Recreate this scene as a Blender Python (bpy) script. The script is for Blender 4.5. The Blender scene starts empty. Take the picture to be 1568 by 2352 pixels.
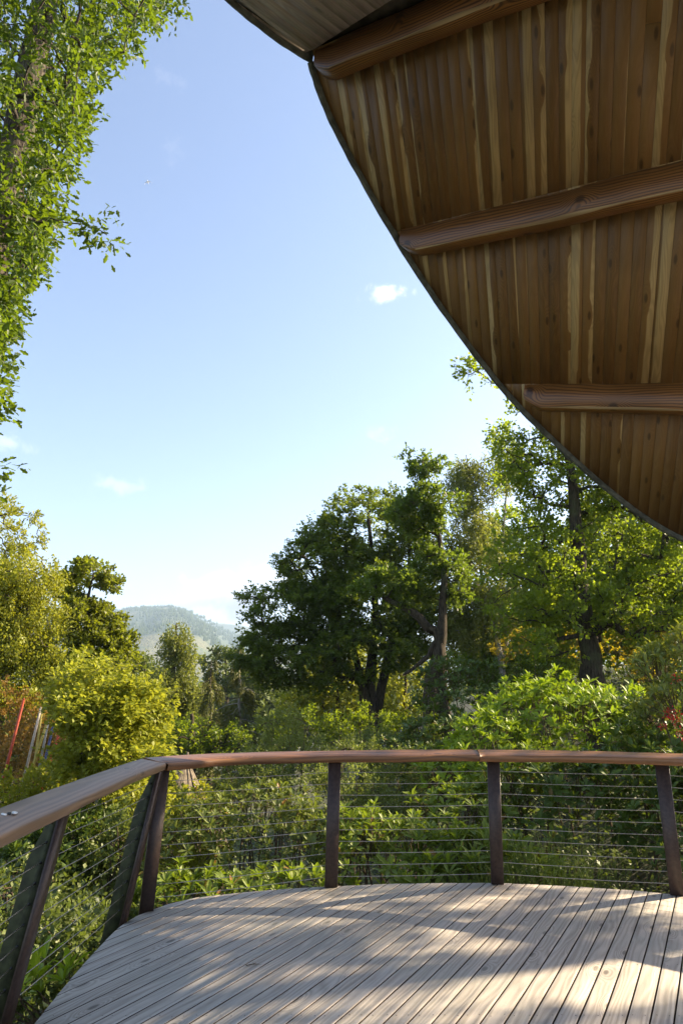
import bpy, math, random
import numpy as np
from mathutils import Vector, Matrix

S = bpy.context.scene
COL = S.collection
RNG = np.random.default_rng(7)
random.seed(7)
R_ = math.radians

# ------------------------------------------------------------------ camera
PITCH = 15.13
EYE = 1.5
cam_d = bpy.data.cameras.new('camera')
cam = bpy.data.objects.new('camera', cam_d)
COL.objects.link(cam)
cam.location = (0, 0, EYE)
cam.rotation_euler = (R_(90 + PITCH), 0, 0)
cam_d.sensor_width = 36
cam_d.lens = 24
cam_d.clip_start = 0.05
cam_d.clip_end = 30000
S.camera = cam

# ------------------------------------------------------------------ sun and sky
SUN_AZ, SUN_EL = 72.0, 29.0
SUN = Vector((math.sin(R_(SUN_AZ)) * math.cos(R_(SUN_EL)), math.cos(R_(SUN_AZ)) * math.cos(R_(SUN_EL)), math.sin(R_(SUN_EL))))
sd = bpy.data.lights.new('sun', 'SUN')
sd.energy = 5.0
sd.angle = R_(0.53)
sd.color = (1.0, 0.82, 0.56)
so = bpy.data.objects.new('sun', sd)
so.rotation_euler = SUN.to_track_quat('Z', 'Y').to_euler()
so.location = (30, 10, 20)
COL.objects.link(so)

world = bpy.data.worlds.new('World')
S.world = world
world.use_nodes = True
SKY_STRENGTH = 0.097
S.view_settings.view_transform = 'Standard'
S.view_settings.look = 'None'
S.view_settings.gamma = 1
S.view_settings.use_curve_mapping = False
S.view_settings.exposure = 1.9

S.render.engine = 'CYCLES'
cy = S.cycles
cy.max_bounces = 8
cy.diffuse_bounces = 5
cy.glossy_bounces = 2
cy.transmission_bounces = 4
cy.volume_bounces = 0
cy.use_denoising = True
cy.sample_clamp_indirect = 6
S.render.use_persistent_data = False


class NT:
    """tiny helper to write node trees"""
    def __init__(s, tree):
        s.t = tree; tree.nodes.clear()
    def n(s, kind, _props=None, **ins):
        nd = s.t.nodes.new(kind)
        for k, v in (_props or {}).items():
            setattr(nd, k, v)
        for k, v in ins.items():
            key = int(k[1:]) if k[0] == 'i' and k[1:].isdigit() else k.replace('_', ' ')
            s.set(nd.inputs[key], v)
        return nd
    def set(s, sock, v):
        if isinstance(v, bpy.types.NodeSocket):
            s.t.links.new(v, sock)
        elif isinstance(v, bpy.types.Node):
            s.t.links.new(v.outputs[0], sock)
        else:
            if sock.type == 'RGBA' and len(v) == 3:
                v = (*v, 1)
            sock.default_value = v
    def math(s, op, a, b=0.0, c=None, clamp=False):
        nd = s.t.nodes.new('ShaderNodeMath'); nd.operation = op; nd.use_clamp = clamp
        s.set(nd.inputs[0], a); s.set(nd.inputs[1], b)
        if c is not None: s.set(nd.inputs[2], c)
        return nd.outputs[0]
    def mix(s, f, a, b, blend='MIX'):
        nd = s.t.nodes.new('ShaderNodeMix'); nd.data_type = 'RGBA'; nd.blend_type = blend
        s.set(nd.inputs[0], f); s.set(nd.inputs[6], a); s.set(nd.inputs[7], b)
        return nd.outputs[2]
    def noise(s, vec, scale, detail=3.0, rough=0.55, dist=0.0):
        nd = s.n('ShaderNodeTexNoise', Scale=scale, Detail=detail, Roughness=rough, Distortion=dist)
        if vec is not None: s.set(nd.inputs['Vector'], vec)
        return nd.outputs[0]
    def ramp(s, f, pts):
        nd = s.t.nodes.new('ShaderNodeValToRGB')
        s.set(nd.inputs[0], f)
        el = nd.color_ramp.elements
        while len(el) < len(pts): el.new(0.5)
        for e, (p, c) in zip(el, pts):
            e.position = p
            e.color = (c, c, c, 1) if isinstance(c, (int, float)) else (*c, 1)
        return nd.outputs[0]
    def maprange(s, v, a, b, c=0.0, d=1.0, smooth=True):
        nd = s.t.nodes.new('ShaderNodeMapRange')
        nd.interpolation_type = 'SMOOTHSTEP' if smooth else 'LINEAR'
        s.set(nd.inputs[0], v); s.set(nd.inputs[1], a); s.set(nd.inputs[2], b); s.set(nd.inputs[3], c); s.set(nd.inputs[4], d)
        return nd.outputs[0]
    def vmul(s, v, m):
        nd = s.t.nodes.new('ShaderNodeVectorMath'); nd.operation = 'MULTIPLY'
        s.set(nd.inputs[0], v); s.set(nd.inputs[1], m)
        return nd.outputs[0]
    def vadd(s, v, m):
        nd = s.t.nodes.new('ShaderNodeVectorMath'); nd.operation = 'ADD'
        s.set(nd.inputs[0], v); s.set(nd.inputs[1], m)
        return nd.outputs[0]
    def dot(s, v, m):
        nd = s.t.nodes.new('ShaderNodeVectorMath'); nd.operation = 'DOT_PRODUCT'
        s.set(nd.inputs[0], v); s.set(nd.inputs[1], m)
        return nd.outputs['Value']


def look(u, v):
    """unit direction of a sight line taken from the deck (survey sheet 1568 x 2352, focal 1568)"""
    t = R_(PITCH)
    F = np.array([0, math.cos(t), math.sin(t)]); U = np.array([0, -math.sin(t), math.cos(t)]); X = np.array([1., 0, 0])
    d = F + (u - 784) / 1568 * X + (1176 - v) / 1568 * U
    return d / np.linalg.norm(d)

def at(u, v, y):
    """the point on that sight line y metres in front of the deck origin"""
    d = look(u, v)
    return np.array([0, 0, EYE]) + d * (y / d[1])

# sky with a few thin clouds, all by direction
w = NT(world.node_tree)
sky = w.n('ShaderNodeTexSky', dict(sky_type='NISHITA', sun_disc=False, sun_elevation=R_(SUN_EL), sun_rotation=R_(SUN_AZ),
                                   altitude=150, air_density=1.0, dust_density=1.1, ozone_density=2.2))
tc = w.n('ShaderNodeTexCoord').outputs['Generated']
dens = None
#       centre u, v, half width deg, half height deg, density, noise scale
for (u, v, hw, hh, dn, ns) in ((884, 672, 2.0, 1.0, .6, 30), (508, 1352, 3.6, 1.6, .75, 26), (560, 1400, 4.0, 2.4, .95, 22),
                               (455, 1385, 3.6, 0.9, .6, 30), (25, 1018, 3.0, 1.0, .3, 26), (272, 1112, 2.6, .8, .22, 34),
                               (405, 347, .9, 1.4, .045, 60), (393, 180, 1.4, .7, .045, 60), (880, 990, 1.6, 1.0, .15, 40), (640, 1330, 4.5, 1.6, .55, 24),
                               (-500, 1250, 9, 2.5, .7, 16), (2200, 900, 14, 4, .6, 12)):
    d = look(u, v)
    rgt = np.cross(d, [0, 0, 1.]); rgt /= np.linalg.norm(rgt); up = np.cross(rgt, d)
    nz = w.noise(tc, ns, 6, 0.6, 0.3)
    a = w.math('DIVIDE', w.dot(tc, tuple(rgt)), math.sin(R_(hw)))
    b = w.math('DIVIDE', w.dot(tc, tuple(up)), math.sin(R_(hh)))
    r2 = w.math('ADD', w.math('MULTIPLY', a, a), w.math('MULTIPLY', b, b))
    fall = w.math('SUBTRACT', 1.0, w.math('SQRT', r2))
    m = w.math('ADD', fall, w.math('MULTIPLY', w.math('SUBTRACT', nz, 0.52), 3.6))
    m = w.math('MULTIPLY', w.maprange(m, 0.0, 0.9), w.maprange(fall, -0.7, 0.15))
    m = w.math('MULTIPLY', m, w.math('GREATER_THAN', w.dot(tc, tuple(d)), 0.3))
    m = w.math('MULTIPLY', m, dn)
    dens = m if dens is None else w.math('MAXIMUM', dens, m)
shade = w.noise(tc, 14, 3)
elev = w.n('ShaderNodeSeparateXYZ'); w.set(elev.inputs[0], tc)
ccol = w.mix(w.maprange(w.math('ADD', elev.outputs[2], w.math('MULTIPLY', shade, .06)), .15, .19), (1.7, 1.72, 2.0), (5.0, 4.95, 5.0))
skyc = w.mix(dens, w.vmul(sky, (1.12, .975, .93)), ccol)
bg = w.n('ShaderNodeBackground', Color=skyc, Strength=SKY_STRENGTH)
w.n('ShaderNodeOutputWorld', Surface=bg)

# ------------------------------------------------------------------ materials
def mat(name):
    m = bpy.data.materials.new(name); m.use_nodes = True
    return m, NT(m.node_tree)

def out(nt, sh):
    nt.n('ShaderNodeOutputMaterial', Surface=sh)

def leaf_mat(name, a, b, trans, rough=0.5, tf=0.42, spec=0.35, third=None, third_amt=0.06):
    """a..b: the range of leaf colours; trans: colour of light coming through"""
    warm = lambda q: (q[0] * 1.14, q[1], q[2] * .6)
    a, b, trans = warm(a), warm(b), warm(trans)
    m, t = mat(name)
    isl = t.n('ShaderNodeNewGeometry').outputs['Random Per Island']
    obr = t.n('ShaderNodeObjectInfo').outputs['Random']
    r = t.math('FRACT', t.math('ADD', isl, t.math('MULTIPLY', obr, 7.31)))
    pos = t.n('ShaderNodeNewGeometry').outputs['Position']
    cl = t.maprange(t.noise(pos, 0.9, 2), 0.35, 0.65)
    f = t.math('ADD', t.math('MULTIPLY', r, 0.6), t.math('MULTIPLY', cl, 0.4))
    c = t.mix(f, a, b)
    tr = t.mix(f, tuple(x * .75 for x in trans), trans)
    if third:
        k = t.math('LESS_THAN', t.math('FRACT', t.math('MULTIPLY', r, 37.7)), third_amt)
        c = t.mix(k, c, third)
    p = t.n('ShaderNodeBsdfPrincipled', Base_Color=c, Roughness=rough)
    p.inputs['Specular IOR Level'].default_value = spec
    tl = t.n('ShaderNodeBsdfTranslucent', Color=tr)
    mx = t.n('ShaderNodeMixShader', i0=tf, i1=p.outputs[0], i2=tl.outputs[0])
    out(t, mx)
    return m

M = {}
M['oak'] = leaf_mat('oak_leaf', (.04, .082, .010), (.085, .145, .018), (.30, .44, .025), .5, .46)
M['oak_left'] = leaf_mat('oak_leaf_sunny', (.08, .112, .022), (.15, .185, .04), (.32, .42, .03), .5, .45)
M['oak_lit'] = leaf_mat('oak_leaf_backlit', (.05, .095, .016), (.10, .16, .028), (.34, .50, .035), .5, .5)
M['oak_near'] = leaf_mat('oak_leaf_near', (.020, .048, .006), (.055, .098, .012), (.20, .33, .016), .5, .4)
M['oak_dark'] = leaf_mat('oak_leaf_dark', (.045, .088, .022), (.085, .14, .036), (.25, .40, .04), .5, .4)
M['beech'] = leaf_mat('beech_leaf', (.042, .085, .02), (.085, .14, .032), (.26, .38, .04), .5, .4)
M['birch'] = leaf_mat('birch_leaf', (.075, .115, .036), (.145, .18, .055), (.30, .38, .07), .5, .42)
M['gold'] = leaf_mat('golden_leaf', (.14, .19, .026), (.25, .30, .042), (.42, .48, .04), .5, .42)
M['lime'] = leaf_mat('lime_leaf', (.16, .22, .03), (.28, .33, .06), (.42, .50, .06), .5, .45)
M['spruce'] = leaf_mat('spruce_needle', (.06, .085, .028), (.13, .145, .045), (.16, .20, .04), .55, .28)
M['far'] = leaf_mat('far_leaf', (.05, .085, .028), (.09, .13, .042), (.18, .26, .05), .6, .3)
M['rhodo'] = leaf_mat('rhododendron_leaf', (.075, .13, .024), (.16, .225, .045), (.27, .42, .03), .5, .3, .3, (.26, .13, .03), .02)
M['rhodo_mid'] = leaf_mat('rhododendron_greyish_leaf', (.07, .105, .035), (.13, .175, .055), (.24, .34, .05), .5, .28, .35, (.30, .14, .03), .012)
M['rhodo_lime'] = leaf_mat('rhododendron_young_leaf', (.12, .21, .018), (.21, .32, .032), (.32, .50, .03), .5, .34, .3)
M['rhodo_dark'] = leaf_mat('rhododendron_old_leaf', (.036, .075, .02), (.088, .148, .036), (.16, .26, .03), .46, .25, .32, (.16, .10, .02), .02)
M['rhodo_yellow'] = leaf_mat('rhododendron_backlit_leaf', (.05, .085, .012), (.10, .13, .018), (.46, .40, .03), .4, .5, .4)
M['sallow'] = leaf_mat('sallow_leaf', (.08, .125, .042), (.15, .195, .07), (.26, .36, .08), .5, .35)
M['bramble'] = leaf_mat('bramble_leaf', (.06, .10, .035), (.15, .20, .085), (.2, .3, .06), .5, .3, .4, (.03, .05, .02), .2)
M['russet'] = leaf_mat('russet_leaf', (.11, .10, .025), (.22, .14, .05), (.36, .24, .06), .5, .4)
M['pale'] = leaf_mat('pale_leaf', (.10, .16, .045), (.19, .23, .09), (.34, .42, .06), .42, .35, .4)
M['broom'] = leaf_mat('broom_stem', (.05, .10, .02), (.11, .17, .035), (.18, .28, .04), .5, .2)
M['berry'] = leaf_mat('red_flower', (.45, .012, .03), (.6, .03, .07), (.6, .04, .06), .5, .3)

def bark_mat(name, a, b, scale=1.0, bump=.5):
    m, t = mat(name)
    pos = t.n('ShaderNodeTexCoord').outputs['Object']
    v = t.vmul(pos, (14 * scale, 14 * scale, 3.0 * scale))
    n1 = t.noise(v, 1.6, 5, .65, .6)
    n2 = t.noise(pos, 1.2, 3)
    c = t.mix(t.ramp(n1, [(.35, 0.0), (.65, 1.0)]), a, b)
    c = t.mix(t.maprange(n2, .52, .7), c, (.09, .10, .05))
    bp = t.n('ShaderNodeBump', Strength=min(1, bump * 1.6), Distance=.06, Height=n1)
    p = t.n('ShaderNodeBsdfPrincipled', Base_Color=c, Roughness=.9, Normal=bp.outputs[0])
    p.inputs['Specular IOR Level'].default_value = .15
    out(t, p)
    return m
M['bark'] = bark_mat('oak_bark', (.06, .05, .038), (.25, .21, .16))
M['bark_mid'] = bark_mat('old_oak_bark', (.025, .021, .017), (.13, .108, .085), .8, .9)
M['bark_dark'] = bark_mat('dark_bark', (.025, .02, .014), (.105, .085, .06), 1.0, .9)
M['bark_pale'] = bark_mat('birch_bark', (.16, .14, .12), (.42, .39, .34))
M['stem'] = bark_mat('shrub_stem', (.06, .045, .03), (.16, .12, .07))

def flat_mat(name, c, rough=.6, spec=.3, metal=0.0, var=.25, nscale=30):
    m, t = mat(name)
    pos = t.n('ShaderNodeTexCoord').outputs['Object']
    n1 = t.noise(pos, nscale, 4)
    c1 = tuple(x * (1 - var) for x in c); c2 = tuple(min(1, x * (1 + var)) for x in c)
    cc = t.mix(t.maprange(n1, .3, .7), c1, c2)
    bp = t.n('ShaderNodeBump', Strength=.15, Distance=.01, Height=n1)
    p = t.n('ShaderNodeBsdfPrincipled', Base_Color=cc, Roughness=rough, Metallic=metal, Normal=bp.outputs[0])
    p.inputs['Specular IOR Level'].default_value = spec
    out(t, p)
    return m

def wood_mat(name, dark, mid, pale, rough=.6, spec=.3, sap=0.0, grain=1.0, knots=1.0, weather=0.0, bump=.25, stain=0.0, contrast=(.3, .7), wscale=1.0, fs=160, gw=(.42, .35, .4), lum=.35, bv=None, wv=None):
    """UV: u metres along, v metres across (from the middle); a random offset per object"""
    m, t = mat(name)
    uv = t.n('ShaderNodeUVMap').outputs[0]
    rnd = t.n('ShaderNodeObjectInfo').outputs['Random']
    offs = t.n('ShaderNodeCombineXYZ', X=t.math('MULTIPLY', rnd, 91.7), Y=t.math('MULTIPLY', rnd, 37.3), Z=t.math('MULTIPLY', rnd, 53.1)).outputs[0]
    q = t.vadd(uv, offs)
    # slow cathedral figure: wavy bands along the board
    warp = t.noise(t.vmul(q, (.9, 7 * wscale, 1)), 1.0, 2, .5)
    sep = t.n('ShaderNodeSeparateXYZ'); t.set(sep.inputs[0], uv)
    band = t.math('ADD', t.math('MULTIPLY', sep.outputs[1], bv or 55 * grain), t.math('MULTIPLY', warp, wv or 9.0 * grain))
    band = t.math('ADD', band, t.math('MULTIPLY', rnd, 40))
    # knots: few round spots that bend the bands
    vor = t.n('ShaderNodeTexVoronoi', dict(feature='F1', voronoi_dimensions='2D'), Scale=1.0, Randomness=1.0)
    t.set(vor.inputs['Vector'], t.vmul(q, (2.3, 6.5 * wscale, 1)))
    kd = vor.outputs['Distance']
    kc = t.n('ShaderNodeSeparateColor'); t.set(kc.inputs[0], vor.outputs['Color'])
    on = t.math('GREATER_THAN', kc.outputs[0], 1 - .42 * knots)
    ring = t.math('MULTIPLY', t.maprange(kd, .0, .42, 1.0, 0.0), on)
    band = t.math('ADD', band, t.math('MULTIPLY', ring, 4.0))
    g = t.math('ABSOLUTE', t.math('SUBTRACT', t.math('MULTIPLY', t.math('FRACT', band), 2.0), 1.0))
    fine = t.noise(t.vmul(q, (2.2, fs, 1)), 1.0, 4, .7)
    med = t.noise(t.vmul(q, (.7, 22, 1)), 1.0, 3, .6)
    gg = t.math('ADD', t.math('MULTIPLY', g, gw[0]), t.math('ADD', t.math('MULTIPLY', fine, gw[1]), t.math('MULTIPLY', med, gw[2])))
    c = t.mix(t.maprange(gg, contrast[0], contrast[1] + .2), dark, mid)
    c = t.mix(t.math('MULTIPLY', t.maprange(rnd, 0, 1, 0, 1, False), lum), c, tuple(x * 1.35 for x in mid))
    if sap > 0:
        side = t.math('GREATER_THAN', t.math('FRACT', t.math('MULTIPLY', rnd, 17.3)), .5)
        sgn = t.math('SUBTRACT', t.math('MULTIPLY', side, 2.0), 1.0)
        e = t.math('MULTIPLY', sep.outputs[1], sgn)
        wob = t.math('MULTIPLY', t.math('SUBTRACT', t.noise(t.vmul(q, (.7, 1.0, 1)), 1.0, 2, .5), .5), .075)
        wob = t.math('SUBTRACT', wob, t.math('MULTIPLY', ring, .05))
        lim = t.math('ADD', t.math('MULTIPLY', t.math('FRACT', t.math('MULTIPLY', rnd, 29.9)), .17), -.035)
        lim = t.math('SUBTRACT', lim, wob)
        s_ = t.maprange(t.math('SUBTRACT', e, lim), -.002, .008)
        c = t.mix(t.math('MULTIPLY', s_, sap), c, t.mix(t.maprange(g, .1, .9), tuple(x * .78 for x in pale), pale))
    core = t.math('MULTIPLY', t.maprange(kd, .05, .13, 1.0, 0.0), on)
    c = t.mix(t.math('MULTIPLY', core, .75), c, tuple(x * .35 for x in dark))
    if weather > 0:
        pos = t.n('ShaderNodeNewGeometry').outputs['Position']
        w1 = t.noise(pos, 1.3, 4, .6)
        c = t.mix(t.math('MULTIPLY', t.maprange(w1, .4, .7), weather), c, tuple(x * .72 for x in (mid[0] * .9, mid[1], mid[2] * 1.02)))
        w2 = t.noise(pos, 9, 3, .7)
        c = t.mix(t.math('MULTIPLY', t.maprange(w2, .58, .75), weather * .6), c, tuple(x * .6 for x in mid))
    if stain > 0:
        pos = t.n('ShaderNodeNewGeometry').outputs['Position']
        w1 = t.noise(pos, .8, 3, .6)
        c = t.mix(t.math('MULTIPLY', t.maprange(w1, .45, .68), stain), c, tuple(x * .55 for x in dark))
    bp = t.n('ShaderNodeBump', Strength=bump, Distance=.004, Height=gg)
    p = t.n('ShaderNodeBsdfPrincipled', Base_Color=c, Roughness=rough, Normal=bp.outputs[0])
    p.inputs['Specular IOR Level'].default_value = spec
    out(t, p)
    return m
M['deck'] = wood_mat('weathered_board', (.27, .235, .20), (.50, .445, .39), (.5, .46, .4), .8, .2, 0, .55, .6, .5, .4, fs=90, gw=(.26, .40, .5), contrast=(.32, .62), lum=.12, bv=30, wv=7)
M['grime'] = flat_mat('grimy_board_edge', (.035, .024, .018), .95, .05, 0, .4, 20)
M['soffit'] = wood_mat('larch_soffit', (.108, .057, .018), (.19, .108, .036), (.42, .31, .14), .5, .3, .85, .45, 1.15, 0, .06, .35, fs=60, gw=(.2, .25, .5), lum=.5, bv=6, wv=15)
M['soffit_skylit'] = wood_mat('skylit_soffit', (.24, .19, .16), (.48, .42, .38), (.6, .54, .48), .6, .25, .6, .5, .6, .6, .1, .3, fs=60, gw=(.25, .3, .5), lum=.4, bv=8, wv=12)  # pale copy of the soffit wood, brightness of the sky put into its colour
M['beam'] = wood_mat('fir_beam', (.04, .016, .005), (.20, .088, .024), (.5, .35, .15), .42, .4, 0, .75, .8, 0, .12, .3, (.30, .42), .45, fs=90, gw=(.55, .2, .3), lum=.2)
M['sapwood'] = wood_mat('sapwood_arris', (.16, .105, .05), (.34, .26, .14), (.5, .4, .2), .6, .2, 0, .3, .3, 0, .1, .2)
M['rail'] = wood_mat('oiled_rail', (.105, .045, .018), (.255, .118, .045), (.5, .35, .2), .42, .45, 0, .4, .3, 0, .15, .2)
M['rail_worn'] = wood_mat('worn_rail', (.14, .088, .052), (.28, .18, .112), (.5, .35, .2), .5, .4, 0, .4, .3, .2, .2, .1)
M['fascia'] = flat_mat('weathered_fascia', (.085, .09, .075), .85, .1, 0, .4, 12)
M['post'] = flat_mat('bronze_post', (.045, .028, .022), .45, .4, .1, .25, 40)
M['post_green'] = flat_mat('algae_post', (.04, .045, .02), .7, .3, 0, .4, 25)
M['wire'] = flat_mat('steel_wire', (.42, .38, .34), .35, .5, .85, .15, 60)
M['shingle'] = flat_mat('silver_shingle', (.15, .125, .095), .85, .15, 0, .35, 9)
M['white'] = flat_mat('white_enamel', (.75, .74, .70), .4, .4, 0, .05, 20)
M['dark'] = flat_mat('dark_metal', (.04, .04, .04), .5, .4, .5)
M['log'] = flat_mat('old_log', (.07, .055, .045), .85, .1)
PAINT = dict(red=(.42, .07, .035), white=(.42, .37, .30), yellow=(.38, .31, .07), blue=(.07, .085, .18), grey=(.3, .3, .28))
for k, c in PAINT.items():
    M['paint_' + k] = flat_mat('paint_' + k, c, .6, .3, 0, .2, 8)

# ------------------------------------------------------------------ object helpers
def link(o, parent=None):
    COL.objects.link(o)
    if parent is not None: o.parent = parent
    return o

def tag(o, label=None, cat=None, group=None, kind=None):
    if label: o['label'] = label
    if cat: o['category'] = cat
    if group: o['group'] = group
    if kind: o['kind'] = kind
    return o

def thing(name, label, cat, loc, group=None, kind=None):
    o = bpy.data.objects.new(name, None)
    o.empty_display_size = .2
    o.location = tuple(float(x) for x in loc)
    COL.objects.link(o)
    return tag(o, label, cat, group, kind)

def mesh(name, verts, faces, m, parent=None, origin=(0, 0, 0), smooth=False, uv=None, kind=None):
    """verts (N,3) in world; faces: a list of index lists, or (flat, totals) arrays; uv per loop"""
    me = bpy.data.meshes.new(name)
    V = np.asarray(verts, dtype=np.float64).reshape(-1, 3) - np.asarray(origin, dtype=np.float64)
    if isinstance(faces, tuple):
        flat, tot = faces
    else:
        flat = np.fromiter((i for f in faces for i in f), dtype=np.int32)
        tot = np.fromiter((len(f) for f in faces), dtype=np.int32)
    me.vertices.add(len(V)); me.vertices.foreach_set('co', V.astype(np.float32).ravel())
    me.loops.add(len(flat)); me.loops.foreach_set('vertex_index', np.asarray(flat, dtype=np.int32))
    st = np.concatenate([[0], np.cumsum(tot)[:-1]]).astype(np.int32)
    me.polygons.add(len(tot)); me.polygons.foreach_set('loop_start', st); me.polygons.foreach_set('loop_total', np.asarray(tot, dtype=np.int32))
    if smooth: me.polygons.foreach_set('use_smooth', np.ones(len(tot), dtype=bool))
    if uv is not None:
        l = me.uv_layers.new(name='UVMap'); l.data.foreach_set('uv', np.asarray(uv, dtype=np.float32).ravel())
    me.update(calc_edges=True); me.validate()
    if m is not None: me.materials.append(m)
    o = bpy.data.objects.new(name, me)
    link(o, parent)
    if parent is None: o.location = tuple(float(x) for x in origin)
    if kind: o['kind'] = kind
    return o

def norm(a):
    a = np.asarray(a, float)
    return a / np.maximum(np.linalg.norm(a, axis=-1, keepdims=True), 1e-9)

class Tubes:
    """many swept tubes in one mesh"""
    def __init__(s): s.V = []; s.F = []; s.n = 0
    def add(s, pts, rad, sides=6, cap=True, squash=None):
        pts = np.asarray(pts, float); k = len(pts)
        rad = np.broadcast_to(np.asarray(rad, float), (k,))
        tan = np.gradient(pts, axis=0); tan = norm(tan)
        ref = np.array([0, 0, 1.]) if abs(tan[:, 2]).mean() < .9 else np.array([1., 0, 0])
        a = norm(np.cross(tan, ref)); b = np.cross(tan, a)
        th = np.arange(sides) / sides * 2 * np.pi
        ring = (np.cos(th)[None, :, None] * a[:, None, :] + np.sin(th)[None, :, None] * b[:, None, :]) * rad[:, None, None] + pts[:, None, :]
        s.V.append(ring.reshape(-1, 3))
        for i in range(k - 1):
            for j in range(sides):
                j2 = (j + 1) % sides
                s.F.append((s.n + i * sides + j, s.n + i * sides + j2, s.n + (i + 1) * sides + j2, s.n + (i + 1) * sides + j))
        if cap:
            s.F.append(tuple(s.n + j for j in range(sides))[::-1]); s.F.append(tuple(s.n + (k - 1) * sides + j for j in range(sides)))
        s.n += k * sides
    def build(s, name, m, parent=None, origin=(0, 0, 0), kind=None, smooth=True):
        return mesh(name, np.concatenate(s.V), s.F, m, parent, origin, smooth, kind=kind)

# leaf outlines: x across (unit half width 1 = width/2), y along 0..1, z up
LEAF = {
    'diamond': ([(0, 0, 0), (1, .45, .02), (0, 1, 0), (-1, .45, .02)], [(0, 1, 2, 3)]),
    'fold': ([(0, 0, 0), (1, .5, .08), (0, 1, -.06), (-1, .5, .08), (0, .5, 0)], [(0, 1, 2, 4), (0, 4, 2, 3)]),
    'lance': ([(0, 0, 0), (.62, .28, .05), (1, .64, .05), (.55, .9, -.03), (0, 1, -.08), (-.55, .9, -.03), (-1, .64, .05), (-.62, .28, .05), (0, .55, .0)],
              [(0, 1, 2, 8), (8, 2, 3, 4), (0, 8, 6, 7), (8, 4, 5, 6)]),
    'oak': ([(0, 0, 0), (.55, .26, .05), (.42, .40, .02), (.95, .56, .06), (.62, .68, .03), (.45, .92, .03), (0, 1, -.04),
             (-.45, .92, .03), (-.62, .68, .03), (-.95, .56, .06), (-.42, .40, .02), (-.55, .26, .05)],
            [(0, 1, 2, 3, 4, 5, 6), (0, 6, 7, 8, 9, 10, 11)]),
}
CAM = np.array([0, 0, EYE])

def frames(along, up):
    along = norm(along)
    side = norm(np.cross(along, up)); nrm = np.cross(side, along)
    return side, along, nrm

def leaves(kind, c, along, up, length, width, m, parent, origin, single=0, name='crown'):
    """all the leaves of a plant: the `single` largest in view become objects named leaf, the rest one part"""
    T, Fs = LEAF[kind]; T = np.array(T, float)
    side, al, nr = frames(along, up)
    n = len(c); length = np.broadcast_to(length, (n,)); width = np.broadcast_to(width, (n,))
    sel = np.zeros(n, bool)
    if single:
        d = norm(c - CAM)
        score = length * np.abs((nr * d).sum(1)) ** .5 / np.linalg.norm(c - CAM, axis=1)
        t = R_(PITCH); F = np.array([0, math.cos(t), math.sin(t)]); U = np.array([0, -math.sin(t), math.cos(t)])
        q = c - CAM; wv = q @ F
        inn = (wv > .1) & (np.abs(q[:, 0]) < .49 * wv) & (np.abs(q @ U) < .74 * wv)
        score = np.where(inn, score, 0)
        # keep to the outside of the plant as seen from the deck
        idx = np.argsort(-score)[:single]
        idx = idx[score[idx] > 0]
        sel[idx] = True
        me = leaf_mesh(kind, m)
        o0 = np.asarray(origin, float)
        for i in idx:
            o = bpy.data.objects.new('leaf', me)
            Lg, W = length[i], width[i] / 2
            o.matrix_local = Matrix(((side[i, 0] * W, al[i, 0] * Lg, nr[i, 0] * Lg, c[i, 0] - o0[0]),
                                     (side[i, 1] * W, al[i, 1] * Lg, nr[i, 1] * Lg, c[i, 1] - o0[1]),
                                     (side[i, 2] * W, al[i, 2] * Lg, nr[i, 2] * Lg, c[i, 2] - o0[2]), (0, 0, 0, 1)))
            COL.objects.link(o); o.parent = parent
    r = ~sel
    c, side, al, nr, length, width = c[r], side[r], al[r], nr[r], length[r], width[r]
    n = len(c)
    V = (c[:, None, :] + T[None, :, 0:1] * side[:, None, :] * (width / 2)[:, None, None] + T[None, :, 1:2] * al[:, None, :] * length[:, None, None]
         + T[None, :, 2:3] * nr[:, None, :] * length[:, None, None])
    k = len(T)
    flat1 = np.array([i for f in Fs for i in f]); tot1 = np.array([len(f) for f in Fs])
    flat = (np.arange(n)[:, None] * k + flat1[None, :]).ravel(); tot = np.tile(tot1, n)
    return mesh(name, V.reshape(-1, 3), (flat, tot), m, parent, origin, kind='stuff')

_lm = {}
def leaf_mesh(kind, m):
    key = (kind, m.name)
    if key not in _lm:
        T, Fs = LEAF[kind]
        me = bpy.data.meshes.new('leaf'); me.from_pydata(T, [], Fs); me.materials.append(m); _lm[key] = me
    return _lm[key]

def rdir(n, rng):
    return norm(rng.normal(size=(n, 3)))

def ground_z(x, y):
    x = np.asarray(x, float); y = np.asarray(y, float)
    sx = np.clip((x + 2) / 10, 0, 1); sx = sx * sx * (3 - 2 * sx)
    z = -2.4 + np.where(x > 0, .36 * np.minimum(x, 16), .10 * np.maximum(x, -30))
    z = z - .05 * np.clip(y - 6, 0, 60) * (1 - sx)
    z = z + .15 * np.sin(x * .7 + 1.3) * np.sin(y * .45) 
    far = np.clip((np.hypot(x, y) - 60) / 240, 0, 1)
    return z * (1 - far) - 22 * far

# ------------------------------------------------------------------ plants
def blobs_points(blobs, n, rng, shell=.55):
    vol = np.array([b[1][0] * b[1][1] * b[1][2] for b in blobs]) ** .75
    cnt = np.maximum(1, (n * vol / vol.sum()).astype(int))
    P, O = [], []
    for (c, r), k in zip(blobs, cnt):
        d = rdir(k, rng); u = rng.uniform(shell ** 3, 1, k) ** (1 / 3)
        lump = 1 + .16 * np.sin(d[:, 0] * 5 + c[0]) * np.sin(d[:, 1] * 4.1 + c[1]) + .12 * np.sin(d[:, 2] * 7 + c[2])
        P.append(np.asarray(c) + d * u[:, None] * lump[:, None] * np.asarray(r)); O.append(d)
    return np.concatenate(P), np.concatenate(O)

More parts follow.
